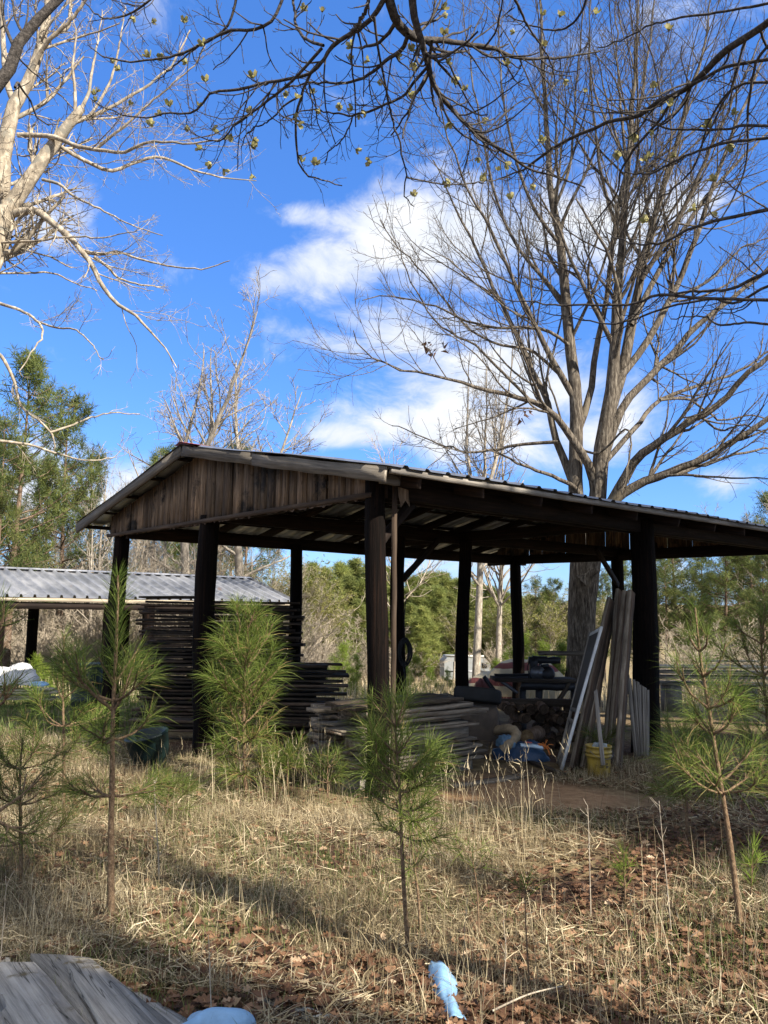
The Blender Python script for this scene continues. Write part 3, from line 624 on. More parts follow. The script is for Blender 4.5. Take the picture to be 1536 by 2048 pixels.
# tan bent hose
a = Acc(); pts = resample([P(940, 1478, 11.9), P(990, 1462, 11.5), P(1020, 1458, 11.2), P(1033, 1470, 11.05), P(1018, 1488, 10.9), P(1005, 1500, 10.9)], 48)
rad = .062+.006*np.sin(np.arange(48)*2.2); tubes(a, pts, rad, 14, cap=True); tag(link('drain_pipe', a.mesh('drain_pipe', M_tan, True)), 'tan corrugated pipe bent over beside the blue tarp', 'pipe')
# blue tarp bundle
def lump(name, c, rx, ry, rz, mat, seed, amp=.25, n=26, m=14, flat=.0, rz_ang=0.):
    r = np.random.default_rng(seed); V = []
    k = r.normal(0, 1, (7, 3)); ph = r.uniform(0, 6, 7)
    for i in range(m):
        t = i/(m-1)*np.pi/2*1.0
        for j in range(n):
            p = j/n*2*np.pi; d = np.array([math.cos(p)*math.cos(t), math.sin(p)*math.cos(t), math.sin(t)])
            s = 1+amp*sum(np.sin(k[q]@d*(2.2+q)+ph[q])/(1.4+q) for q in range(7))*.6
            V.append((d[0]*rx*s, d[1]*ry*s, d[2]*rz*s))
    Q = [[i*n+j, i*n+(j+1) % n, (i+1)*n+(j+1) % n, (i+1)*n+j] for i in range(m-1) for j in range(n)]
    o = link(name, build(name, V, Q, None, mat)); o.location = c; o.rotation_euler = (0, 0, rz_ang); return o
tb = G(1052, 1524)
t_ = lump('blue_tarp', (tb[0], tb[1]+.3, tb[2]-.02), .37, .3, .22, M_bluet, 3, .3); tag(t_, 'crumpled dark blue tarp on the ground right of the front lumber stack', 'tarp')
t_ = lump('jeans', P(1012, 1493, 10.95), .12, .1, .14, M_blued, 5, .35); tag(t_, 'bunched faded blue cloth on the left of the blue tarp', 'cloth')
a = Acc(); q = [P(1040, 1492, 10.85), P(1062, 1494, 10.8), P(1085, 1497, 10.8)]
V = []
for i, x in enumerate(q):
    for w in (-.06, 0, .06): V.append(x+[0, w, .015+.02*math.cos(w*20)+.01*(i % 2)])
a.add(V+[v-np.array([0, 0, .03]) for v in V], [[0, 3, 4, 1], [1, 4, 5, 2], [3, 6, 7, 4], [4, 7, 8, 5], [9, 10, 13, 12], [12, 13, 16, 15], [0, 9, 12, 3], [3, 12, 15, 6]])
fb = link('feed_bag', a.mesh('feed_bag', plain('pale_bag', (.45, .58, .68), .5), True)); tag(fb, 'flat pale bag with a red mark lying on the blue tarp', 'bag')
a = Acc(); x0 = P(1050, 1490, 10.77); a.add([x0+[0, -.05, .035], x0+[.09, -.05, .032], x0+[.09, .04, .032], x0+[0, .04, .035]], [[0, 1, 2, 3]]); link('red_mark', a.mesh('red_mark', plain('red_print', (.6, .12, .08), .5)), fb)
a = Acc(); oc = P(1091, 1494, 10.75)
for k in range(14):
    d = nrm(rng.normal(0, 1, 3)*[1, 1, .5]); tubes(a, resample([oc+rng.normal(0, .02, 3), oc+d*.05+[0, 0, .02], oc+d*.11], 8), np.full(8, .005), 5)
tag(link('cord', a.mesh('cord', M_orange, True)), 'tangle of orange cord on the right end of the blue tarp', 'cord')
# firewood
lg = P(1066, 1462, 11.9); gl = tz1(lg[0], lg[1])
def log_obj(c, r, L_, dirv, seed, label, group=None, endmat=M_end):
    a = Acc(); d = nrm(np.array(dirv, float)); K = 7; pts = np.array([c+d*(t-.5)*L_ for t in np.linspace(0, 1, K)])+np.random.default_rng(seed).normal(0, .004, (K, 3))
    o = empty('log', c, 0, label, 'log', group); tubes(a, pts-c, np.full(K, r), 12, rough=.06); link('bark', a.mesh('bark', M_pinebark, True), o)
    q = nrm(np.cross(d, [0, 0, 1.])); w = np.cross(q, d)
    for s in (-1, 1):
        e = Acc(); cc = d*s*(L_/2+.003); th = np.arange(12)*np.pi/6; e.add([cc+r*.93*(q*math.cos(t)+w*math.sin(t)) for t in th]+[cc], None, [[i, (i+1) % 12, 12] for i in range(12)])
        link('end_grain', e.mesh('end_grain', endmat), o)
    return o
log_obj(np.array([lg[0], lg[1], lg[2]-.05]), .10, .5, (-.55, -1, .02), 1, 'log with pale round cut end right of the bent pipe')
M_end2 = wood('old_log_end', [(.012, .008, .006), (.04, .028, .019), (.085, .06, .042)], axis=1, scale=4, stretch=.6)
k = 0
for row, (v, us) in enumerate([(1475, range(1090, 1152, 17)), (1452, range(1088, 1150, 16)), (1432, range(1042, 1150, 15)), (1415, range(1010, 1145, 15))]):
    for u in us:
        c = P(u+random.uniform(-6, 6), v+random.uniform(-5, 5), 12.8+random.uniform(-.12, .12)); log_obj(c, random.uniform(.035, .085), random.uniform(.45, .7), (random.uniform(-.5, .25), -1, random.uniform(-.15, .15)), 20+k, 'dark split log in the woodpile under the long beam', 'logs in the woodpile', M_end2); k += 1
for u, v in ((1010, 1480), (1030, 1450), (1120, 1492)):
    c = P(u, v, 12.9); log_obj(c, .085, .6, (-.1, -1, 0), 70+u, 'dark split log in the woodpile under the long beam', 'logs in the woodpile', M_end2)
tag(bar('timber', P(995, 1405, 12.9), P(1160, 1406, 12.6), .11, .12, (0, 0, 1), M_stackd), 'long square timber lying across the top of the woodpile', 'timber')
# radial arm saw on its bench
sb = P(1075, 1360, 14.6); sg = tz1(sb[0], sb[1]); saw = empty('radial_arm_saw', (sb[0], sb[1], sg), 0, 'black radial arm saw mounted on a dark workbench in the shed', 'saw')
o_ = np.array(saw.location); R_ = lambda u, v, Y=14.6: P(u, v, Y)-o_
bar('bench_top', R_(985, 1357), R_(1150, 1360), .7, .05, (0, 1, 0), M_stackd, saw); bar('apron', R_(1040, 1371, 14.3), R_(1150, 1374, 14.3), .14, .04, (0, 0, 1), M_iron, saw)
bar('fence_rail', R_(990, 1350, 14.8), R_(1058, 1350, 14.8), .05, .04, (0, 0, 1), M_iron, saw)
for u in (1045, 1078, 1148):
    q = R_(u, 1375, 14.4); bar('leg', (q[0], q[1], -.05), (q[0], q[1], q[2]), .11, .09, (1, 0, 0), M_iron, saw)
bar('bench_brace', R_(1000, 1360, 14.3), R_(1034, 1386, 14.3), .05, .04, (1, 1, 0), M_iron2, saw); bar('bench_brace', R_(968, 1353, 14.3), R_(990, 1385, 14.3), .07, .04, (1, 1, 0), M_iron, saw); bar('bench_brace', R_(1140, 1365, 14.3), R_(1118, 1400, 14.3), .08, .05, (1, 1, 0), M_stackd, saw)
bar('column', R_(1066, 1362), R_(1067, 1318), .13, .13, (1, 0, 0), M_iron, saw); bar('arm', R_(1056, 1320), R_(1120, 1321), .11, .12, (0, 0, 1), M_iron, saw)
bar('arm_cap', R_(1062, 1314), R_(1095, 1315), .04, .08, (0, 0, 1), M_iron, saw)
a = Acc(); q = R_(1092, 1348); K = 9; xs = np.linspace(-.16, .16, K); rr = np.array([.03, .10, .13, .14, .14, .14, .13, .10, .03]); tubes(a, np.stack([q[0]+xs*.8, q[1]-xs*.6, q[2]+0*xs], -1), rr, 16, cap=True); link('motor', a.mesh('motor', M_iron, True), saw)
bar('motor_yoke', R_(1088, 1328), R_(1092, 1345), .14, .08, (1, 0, 0), M_iron, saw)
a = Acc(); tubes(a, np.stack([q[0]-.16+0*np.linspace(0, 1, 4), q[1]-.12+np.linspace(0, .05, 4), q[2]+.02+0*np.linspace(0, 1, 4)], -1), np.array([.01, .13, .13, .01]), 18); link('blade_guard', a.mesh('blade_guard', M_iron2, True), saw)
a = Acc(); tubes(a, resample([R_(1060, 1322), R_(1055, 1335), R_(1058, 1352), R_(1052, 1365)], 14), np.full(14, .008), 5); link('power_cord', a.mesh('power_cord', M_rubber, True), saw)
tag(bar('plank', P(1078, 1306, 16.2), P(1175, 1307, 16.4), .09, .045, (0, 0, 1), M_stackg), 'grey plank lying level in front of the oak trunk above the saw', 'plank')
# support for that plank
for u in (1082, 1170):
    q = P(u, 1310, 16.3); tag(bar('stake', (q[0], q[1]+.06, tz1(q[0], q[1])), (q[0], q[1]+.06, q[2]-.02), .05, .05, (1, 0, 0), M_stackd), 'thin stake carrying the %s end of the level grey plank' % ('left' if u < 1100 else 'right'), 'stake')
# tarp covered heap, camper
q = P(1035, 1380, 21.3); t_ = lump('covered_heap', (q[0], q[1], tz1(q[0], q[1])), 1.3, .8, 1.0, M_cream, 11, .3, 44, 24); t_.scale = (1, 1, (P(1035, 1316, 21.3)[2]-tz1(q[0], q[1]))/1.05)
tag(t_, 'cream tarp covering a heap behind the far shed corner post', 'tarp')
q = P(965, 1392, 20.4); t_ = lump('cloth', (q[0], q[1], tz1(q[0], q[1])+.1), .26, .25, .55, M_mar, 12, .2); tag(t_, 'maroon cloth draped over the left side of the cream heap', 'cloth')
cv = P(930, 1311, 52.); gz = tz1(cv[0], cv[1]); camper = empty('camper', (cv[0], cv[1], gz), .12, 'white camper trailer half hidden in the brush beyond the shed', 'camper')
ht = cv[2]-gz; camper.scale = (.56, .7, 1.)
a = Acc(); prof = [(-2.6, .5), (2.2, .5), (2.75, 1.0), (2.5, ht*.8), (1.7, ht), (-2.2, ht+.02), (-2.6, ht-.3)]
V = [[x, -1.1, z_] for x, z_ in prof]+[[x, 1.1, z_] for x, z_ in prof]
me = bpy.data.meshes.new('body'); me.from_pydata(V, [], [list(range(7))]+[list(range(13, 6, -1))]+[[(i+1) % 7, i, i+7, (i+1) % 7+7] for i in range(7)]); me.materials.append(M_rv); link('body', me, camper)
link('window', cuboid((1.55, -1.115, ht*.62), (2.2, -1.105, ht*.8), M_dglass), camper); link('window', cuboid((-1.6, -1.115, ht*.6), (-.2, -1.105, ht*.82), M_dglass), camper)
link('stripe', cuboid((-2.55, -1.112, ht*.5), (2.5, -1.102, ht*.54), M_iron2), camper); link('roof_rail', cuboid((-2.5, -1.16, ht-.03), (1.8, -1.08, ht+.06), M_whitep), camper)
for x in (-.6, .3):
    o = link('wheel', lathe([(.01, -.1), (.3, -.1), (.34, -.05), (.34, .05), (.3, .1), (.01, .1)], 20, M_rubber, 'wheel'), camper); o.rotation_euler = (math.pi/2, 0, 0); o.location = (x, -1.0, .34)
# left: silver bundle on pale boards, bin, tub
lay_boards(*P(15, 1372, 17.5)[:2], .05, P(15, 1398, 17.5)[2], 5, 1.9, .5, .035, .025, M_pale, 'sunlit pale board in the pile under the silver bundle', 'boards under the silver bundle', cols=1, xj=.1)
pb = P(15, 1398, 17.5); gz = tz1(pb[0], pb[1])
for k in (-1, 1):
    tag(link('sawhorse_block', cuboid((pb[0]+k*.6-.1, pb[1]-.2, gz-.02), (pb[0]+k*.6+.1, pb[1]+.2, pb[2]-.005), M_stackd)), 'dark block under the %s of the pale board pile' % ('left' if k < 0 else 'right'), 'block')
q = P(22, 1368, 17.5); t_ = lump('tarp_bundle', q, .55, .3, .38, M_silver, 21, .35, rz_ang=.1); tag(t_, 'crumpled silver tarp bundle on the pale boards at the left edge', 'tarp')
q = P(78, 1372, 17.2); t_ = lump('plastic_sheet', q, .2, .15, .1, M_lblue, 22, .3); tag(t_, 'scrap of pale blue plastic on the right end of the pale boards', 'plastic')
q = P(176, 1390, 16.); gz = tz1(q[0], q[1]); hb = P(176, 1326, 16.)[2]-gz
o = link('barrel', lathe([(.001, 0), (.26, 0), (.29, .03), (.30, hb*.3), (.315, hb*.33), (.30, hb*.36), (.30, hb*.63), (.315, hb*.66), (.30, hb*.69), (.29, hb-.02), (.27, hb), (.001, hb-.01)], 28, M_bin, 'barrel')); o.location = (q[0], q[1], gz); tag(o, 'dark green barrel behind the tall left pine sapling', 'barrel')
q = G(306, 1535); o = link('tub', lathe([(.001, 0), (.17, 0), (.2, .05), (.245, .25), (.26, .4), (.275, .42), (.26, .44), (.22, .43), (.15, .05), (.001, .03)], 30, M_teal, 'tub')); o.location = (q[0], q[1], tz1(q[0], q[1])); o.rotation_euler = (.15, -.2, 0); tag(o, 'round dark teal plastic tub in the grass behind the left sapling', 'tub')

# ------------------------------------------------ foreground boards, blue plastic, log
def px_board(name, far, near, T, mat, label, seed):
    """far, near: ((u,v),(u,v),Y) edges left/right; a plank lying on the pile"""
    fl_, fr_, nl, nr = P(*far[0], far[2]), P(*far[1], far[2]), P(*near[0], near[2]), P(*near[1], near[2])
    r = np.random.default_rng(seed); K = 12; c = (fl_+fr_+nl+nr)/4; x = nrm((nl+nr)-(fl_+fr_)); yv = (fr_-fl_); y = nrm(yv-x*(yv@x)); z = np.cross(x, y)
    if z[2] < 0: z = -z; y = -y
    V = []
    for i in range(K+1):
        t = i/K; a = fl_+(nl-fl_)*t+y*r.normal(0, .004); b = fr_+(nr-fr_)*t+y*r.normal(0, .004)
        if i == 0: a = a+x*r.uniform(-.015, .015); b = b+x*r.uniform(-.015, .015)
        m_ = (a+b)/2+z*.006*math.sin(t*5+seed)
        V += [a, m_, b, b-z*T, a-z*T]
    L3 = np.array([[(v-c)@x, (v-c)@y, (v-c)@z] for v in V]); Q = []
    for i in range(K):
        for j in range(5): Q.append([i*5+j, i*5+(j+1) % 5, (i+1)*5+(j+1) % 5, (i+1)*5+j])
    T3 = [[0, 1, 4], [1, 3, 4], [1, 2, 3]]; b0 = K*5; T3 += [[b0+4, b0+1, b0], [b0+4, b0+3, b0+1], [b0+3, b0+2, b0+1]]
    m = Matrix.Identity(4)
    for i in range(3): m[i][0], m[i][1], m[i][2], m[i][3] = x[i], y[i], z[i], c[i]
    o = link(name, build(name, L3, Q, T3, mat, np.full(len(Q)+len(T3), .5), False)); o.matrix_local = m; tag(o, label, 'plank', 'planks in the foreground pile'); return o
px_board('plank', ((62, 1908), (178, 1914), 4.25), ((330, 2260), (560, 2220), 2.85), .03, M_fore, 'grey plank with a pale knot, in the middle under two others', 1)
px_board('plank', ((-60, 1928), (70, 1925), 4.1), ((190, 2330), (420, 2330), 2.6), .03, M_fore, 'broad sun touched plank lying on top at the left of the foreground pile', 2)
px_board('plank', ((132, 1924), (200, 1930), 4.08), ((330, 2250), (540, 2250), 2.75), .04, M_fore, 'moss streaked plank lying on top at the right of the foreground pile', 3)
px_board('plank', ((196, 1932), (240, 1960), 4.2), ((470, 2230), (640, 2190), 2.8), .03, M_fore, 'grey plank lowest on the right side of the foreground pile', 4)
px_board('plank', ((-70, 1905), (22, 1916), 4.4), ((-80, 2300), (60, 2330), 2.75), .03, M_fore, 'plank at the far left of the foreground pile behind the broad one', 5)
px_board('plank', ((-110, 1985), (2, 1990), 3.75), ((0, 2350), (190, 2380), 2.55), .03, M_fore, 'lower left plank in the shade of the foreground pile', 6)
q = P(90, 2000, 3.6)
sup = cuboid((-.5, -.06, -.2), (.5, .06, .0), M_stackd); o = link('bearer', sup); o.location = (q[0]+.1, q[1]+.15, .07); o.location[2] = -.03; tag(o, 'dark bearer underneath the foreground plank pile', 'timber')
def ribbon(name, path, mat, label, cat, thick=.006):
    V = []; n = 9
    for (u, v, Y, w, h) in path:
        c = G(u, v)+[0, 0, .03+h] if name == 'plastic_scrap' else P(u, v, Y)
        for j in range(n):
            t = j/(n-1)*2-1; V.append(c+[t*w*Y/FPX, .02*t*t, -h*t*t*1.3+.008*math.sin(t*5+v*.09)+rng.normal(0, .0012)])
    V = np.array(V); K = len(path); Q = [[i*n+j, i*n+j+1, (i+1)*n+j+1, (i+1)*n+j] for i in range(K-1) for j in range(n-1)]
    o = link(name, build(name, V, Q, None, mat)); md = o.modifiers.new('thick', 'SOLIDIFY'); md.thickness = thick; sd = o.modifiers.new('sub', 'SUBSURF'); sd.levels = 1; sd.render_levels = 1
    tag(o, label, cat); return o
ribbon('plastic_scrap', [(872, 1940, 4.42, 12, .01), (880, 1955, 4.35, 22, .035), (888, 1980, 4.2, 27, .04), (892, 2002, 4.05, 21, .03), (895, 2018, 3.95, 15, .02), (905, 2040, 3.85, 17, .03), (915, 2065, 3.72, 20, .03)], M_lblue, 'light blue plastic scrap standing narrow among the dead leaves', 'plastic')
q = G(425, 2085); t_ = lump('plastic_scrap', (q[0], q[1], q[2]-.02), .17, .13, .15, M_lblue, 44, .3, 40, 18); tag(t_, 'crumpled light blue plastic at the bottom edge beside the foreground planks', 'plastic')
q = G(492, 2052); t_ = lump('plastic_scrap', (q[0], q[1], q[2]), .05, .03, .035, M_teal, 45, .3); tag(t_, 'small dark teal plastic bit at the right end of the crumpled blue plastic', 'plastic')
M_lichen = bark('lichen_bark', [(.02, .016, .012), (.06, .05, .04), (.12, .10, .08)], sc=(20, 20, 20), lich=((.42, .42, .38), 9, .53))
a = Acc(); p0, p1 = P(425, 1968, 4.25), P(690, 2062, 3.62); pts = resample([p0, (p0+p1)/2+[0, 0, .01], p1], 16); tubes(a, pts-p0, np.linspace(.045, .055, 16), 12, cap=True, rough=.1)
o = link('fallen_branch', a.mesh('fallen_branch', M_lichen, True)); o.location = p0-np.array([0, 0, .02]); tag(o, 'lichen covered fallen branch lying in the grass at the bottom', 'branch')
# ================================================================== TREES traced limb by limb
def px_limbs(limbs, K, jit=.01):
    """limb = (Y0, dY, [(u, v, width_px) ...]); real radius from width at that distance"""
    Pt, Rd = [], []
    for Y0, dY, pl in limbs:
        n = len(pl); rows = []
        us = [p[0] for p in pl]; ws = [p[2] if len(p) > 2 else None for p in pl]
        known = [i for i, w in enumerate(ws) if w is not None]
        ws = np.interp(range(n), known, [ws[i] for i in known])
        for i, p in enumerate(pl):
            Y = Y0+dY*i/(n-1); q = P(p[0], p[1], Y); rows.append([*q, ws[i]/2*Y/FPX])
        r = resample(rows, K); r[:, :3] += rng.normal(0, jit, (K, 3))*np.linspace(.0, 1, K)[:, None]
        Pt.append(r[:, :3]); Rd.append(np.maximum(r[:, 3], .0015))
    return np.array(Pt), np.array(Rd)

# ---------------- the oak behind the shed
OY = 21.5
OAK = [
 (OY, 0, [(1166, 1075, 62), (1154, 1020, 54), (1151, 985, 50), (1152, 880), (1153, 800), (1140, 690, 38), (1132, 600), (1120, 480, 30), (1100, 380), (1095, 260, 18), (1085, 120), (1080, 0, 8), (1072, -130, 4)]),
 (OY, .8, [(1153, 870, 26), (1180, 790), (1192, 700), (1212, 600), (1235, 420, 15), (1262, 300), (1290, 150), (1310, 0, 6), (1318, -90, 4)]),
 (OY, -.6, [(1184, 1075, 66), (1193, 1020, 60), (1196, 985, 56), (1205, 880), (1222, 790, 46), (1228, 720), (1235, 600, 32), (1245, 480), (1255, 350, 22), (1262, 200), (1275, 60, 8), (1285, -110, 4)]),
 (OY, 1.2, [(1212, 850, 40), (1245, 740), (1265, 640, 34), (1285, 540), (1325, 380, 20), (1370, 220), (1410, 80, 8), (1432, -60, 4)]),
 (OY, 1.5, [(1228, 770, 28), (1290, 690), (1340, 600), (1390, 480, 18), (1440, 330), (1500, 180), (1545, 80, 5)]),
 (OY, 1., [(1166, 1030, 34), (1150, 985, 30), (1135, 935), (1108, 870), (1097, 810, 21), (1062, 735), (1020, 640, 15), (980, 560), (940, 470, 9), (900, 390), (868, 320, 3)]),
 (OY, -2.5, [(1190, 985, 34), (1178, 930, 30), (1140, 872, 25), (1106, 827), (1057, 801, 18), (990, 783), (923, 765, 11), (844, 746), (752, 722), (700, 665, 3)]),
 (OY, -1.5, [(1154, 806, 24), (1106, 722), (1075, 661), (1040, 590, 14), (1000, 500), (960, 420), (915, 330, 7), (885, 230), (865, 140, 3)]),
 (OY, -1.5, [(1168, 1010, 18), (1150, 975), (1110, 955), (1060, 935), (1027, 923), (985, 902, 6), (930, 905), (880, 890, 3)]),
 (OY, 1.5, [(1116, 884, 13), (1050, 888), (985, 900), (930, 903), (860, 880, 5), (790, 850, 3)]),
 (OY, -2.5, [(1185, 1070, 44), (1222, 1005, 38), (1245, 965), (1275, 915), (1310, 890, 28), (1362, 856), (1441, 807, 22), (1480, 758), (1536, 716, 16), (1620, 650, 8)]),
 (OY, -1.5, [(1185, 1065, 40), (1226, 1004, 34), (1282, 966), (1331, 947), (1392, 923, 24), (1453, 892), (1536, 838, 18), (1640, 780, 9)]),
 (OY, 2, [(1240, 985, 18), (1270, 975), (1320, 955), (1380, 940), (1441, 917), (1514, 899), (1600, 905, 6)]),
 (OY, 2., [(1208, 915, 30), (1246, 813), (1289, 764), (1343, 710), (1392, 655, 20), (1453, 606), (1536, 540, 12), (1620, 470, 7)]),
 (OY, 2.5, [(1205, 930, 20), (1270, 856), (1319, 801, 14), (1400, 770), (1480, 740), (1560, 690, 6)]),
 (OY, 2., [(1262, 650, 22), (1330, 520), (1400, 410), (1470, 330, 10), (1550, 250, 5)]),
 (OY, -2., [(1283, 560, 18), (1360, 430), (1420, 300), (1480, 170), (1540, 40, 4)]),
 (OY, 1., [(1132, 610, 16), (1090, 560), (1040, 500), (1000, 420), (970, 300), (950, 180), (930, 60, 4), (920, -40, 3)]),
 (OY, -1., [(1120, 490, 14), (1070, 420), (1035, 330), (1010, 220), (1000, 100), (1000, -40, 3)]),
 (OY, -.6, [(1108, 420, 12), (1140, 330), (1150, 200), (1160, 80), (1166, -60, 3)]),
 (OY, -1.2, [(1245, 490, 14), (1210, 380), (1190, 260), (1180, 120), (1180, -40, 3)]),
 (OY, .6, [(1255, 350, 12), (1240, 200), (1233, 80), (1230, -40, 3)]),
 (OY, -2., [(1150, 700, 13), (1090, 660), (1000, 655), (930, 640), (860, 610), (780, 590), (720, 600, 3)]),
 (OY, -1., [(1120, 750, 12), (1060, 700), (1000, 690), (930, 650), (860, 560), (800, 500), (760, 440, 3)]),
 (OY, -2., [(1060, 800, 11), (1000, 740), (950, 690), (880, 650), (820, 560), (800, 480, 3)]),
 (OY, -2., [(1165, 900, 9), (1200, 905), (1250, 860), (1262, 880), (1255, 930), (1245, 990, 4)]),
 (OY, 1.2, [(1320, 800, 10), (1380, 800), (1440, 840), (1500, 830), (1560, 850, 4)]),
 (OY, -1.5, [(1400, 830, 9), (1440, 860), (1490, 850), (1540, 870, 4)]),
 (OY, 0, [(1340, 600, 12), (1420, 560), (1480, 500), (1550, 470, 4)]),
]
def oak():
    base = P(1163, 1330, OY); base[2] = tz1(base[0], base[1])
    o = empty('oak_tree', tuple(base), 0, 'big bare grey oak rising behind the shed on the right', 'tree')
    tr = [[*P(1163, 1420, OY)[:2], base[2]-.3, .72]]
    for u, v, w in ((1163, 1400, 80), (1162, 1360, 62), (1162, 1270, 54), (1165, 1190, 56), (1171, 1130, 60), (1175, 1075, 62), (1176, 1045, 56), (1177, 1020, 30)):
        q = P(u, v, OY); tr.append([*q, w/2*OY/FPX])
    r = resample(tr, 26); a = Acc(); tubes(a, r[:, :3]-base, r[:, 3], 18, rough=.05)
    q = P(1193, 1143, OY-.3)-base; tubes(a, resample([q+[-.35, .1, -.25], q+[-.05, 0, 0.02], q+[.10, -.03, .03]], 7), np.array([.24, .21, .18, .15, .12, .09, .02]), 10, rough=.08)
    link('trunk', a.mesh('trunk', M_oak, True), o)
    Pt, Rd = px_limbs(OAK, 22, .03); Rd = np.maximum(Rd*.60, .012); a = Acc(); tubes(a, Pt-base, Rd, 9, rough=.03)
    link('limbs', a.mesh('limbs', M_oak, True), o)
    a = Acc()
    P1, R1 = children(Pt, Rd, 420, .22, 1., 36, 11, (.18, .46), 10, .11, (0, 0, .07), .5, .010, .3, .6, 4.6, .8)
    tubes(a, P1-base, R1, 5)
    P2, R2 = children(P1, R1, 2500, .2, 1., 38, 12, (.28, .65), 7, .15, (0, 0, .07), .5, .005, .5, .25, 1.8)
    tubes(a, P2-base, R2, 4)
    P3, R3 = children(P2, R2, 6600, .2, 1., 44, 12, (.3, .8), 5, .18, (0, 0, .03), .6, .0042, .6, .15, .8)
    tubes(a, P3-base, R3, 3)
    link('twigs', a.mesh('twigs', M_oak, True), o)
    # a few old leaves still hanging
    a = Acc()
    for (u, v) in ((872, 694), (880, 700), (868, 702), (1035, 825), (1045, 828), (1040, 815)):
        c = P(u, v, OY-1.5)-base; t = []
        for k in range(5):
            d = rng.normal(0, .09, 3); w = rng.normal(0, .07, 3); t.append(c+d); t.append(c+d+w); t.append(c+d*1.8-[0, 0, .1])
        a.add(t, None, np.arange(15).reshape(5, 3), tt=rng.uniform(0, .4, 5))
    link('dead_leaves', a.mesh('dead_leaves', M_leaf), o)
oak()

# ---------------- pale tree at the left
LY = 10.
LT = [
 (LY, 0, [(-70, 720, 48), (0, 450, 40), (30, 400, 34), (65, 350, 30), (95, 305, 27), (120, 270, 24), (150, 235, 20), (166, 217, 15)]),
 (LY, 0, [(-30, 560, 40), (0, 410, 34), (7, 308, 32), (20, 246, 30), (31, 205, 28), (58, 160, 24), (79, 103, 20), (92, 34, 16), (96, -40, 12)]),
 (LY, .3, [(29, 205, 15), (15, 170), (8, 110), (4, 40), (0, -30, 8)]),
 (LY, -.4, [(48, 175, 11), (78, 110), (105, 75), (150, 30), (175, -10, 6)]),
 (LY, .2, [(85, 90, 10), (112, 68), (138, 48), (140, -20, 6)]),
 (LY, -.8, [(36, 270, 11), (103, 273), (147, 290), (191, 299, 8), (246, 304), (297, 284), (342, 284, 5), (410, 284), (472, 273, 2)]),
 (LY, .8, [(95, 272, 9), (133, 301), (178, 325), (222, 342, 8), (267, 325), (318, 314, 6), (376, 335), (444, 355), (513, 362, 2)]),
 (LY, -.4, [(191, 299, 7), (222, 273), (256, 246), (301, 205), (342, 171), (393, 126), (410, 96, 2)]),
 (LY, .4, [(130, 262, 10), (158, 240), (200, 225), (256, 195), (310, 160), (350, 120), (380, 60, 3)]),
 (LY, 0, [(150, 232, 8), (150, 180), (145, 130), (152, 70), (140, 10, 2)]),
 (LY, .3, [(151, 236, 9), (176, 190), (184, 140), (195, 90), (205, 20, 2)]),
 (LY, .2, [(140, 248, 8), (182, 228), (225, 150), (240, 80), (250, 10, 2)]),
 (LY, -.5, [(85, 359, 7), (120, 369), (144, 390), (178, 407), (212, 424), (260, 448), (325, 472, 2)]),
 (LY, -.8, [(25, 428, 17), (68, 420), (103, 444), (137, 472, 13), (161, 499), (185, 533), (205, 574, 9), (236, 609), (267, 626), (297, 660), (325, 690), (352, 735, 2)]),
 (LY, -.6, [(161, 503, 7), (202, 509), (232, 503), (273, 516), (342, 533), (410, 537), (458, 522, 2)]),
 (LY, .4, [(188, 513, 7), (219, 537), (239, 557), (291, 571), (330, 574, 2)]),
 (LY, -.6, [(-20, 486, 6), (62, 482), (137, 474), (205, 474), (275, 462, 2)]),
 (LY, .6, [(-20, 547, 5), (50, 546), (103, 547), (154, 567), (195, 581, 2)]),
 (LY, -1, [(-30, 596, 8), (0, 607), (44, 622), (75, 643), (85, 670), (68, 697), (38, 742, 2)]),
 (LY, -1, [(75, 643, 5), (110, 655), (150, 660), (185, 690), (205, 720, 2)]),
 (LY, .5, [(-30, 700, 8), (0, 709), (27, 760), (41, 810), (73, 837), (105, 869), (110, 900, 3)]),
 (LY, 1., [(-30, 880, 6), (46, 887), (109, 905), (170, 920), (230, 915, 2)]),
 (LY, .6, [(100, 865, 5), (140, 852), (180, 835), (230, 825), (280, 830, 2)]),
]
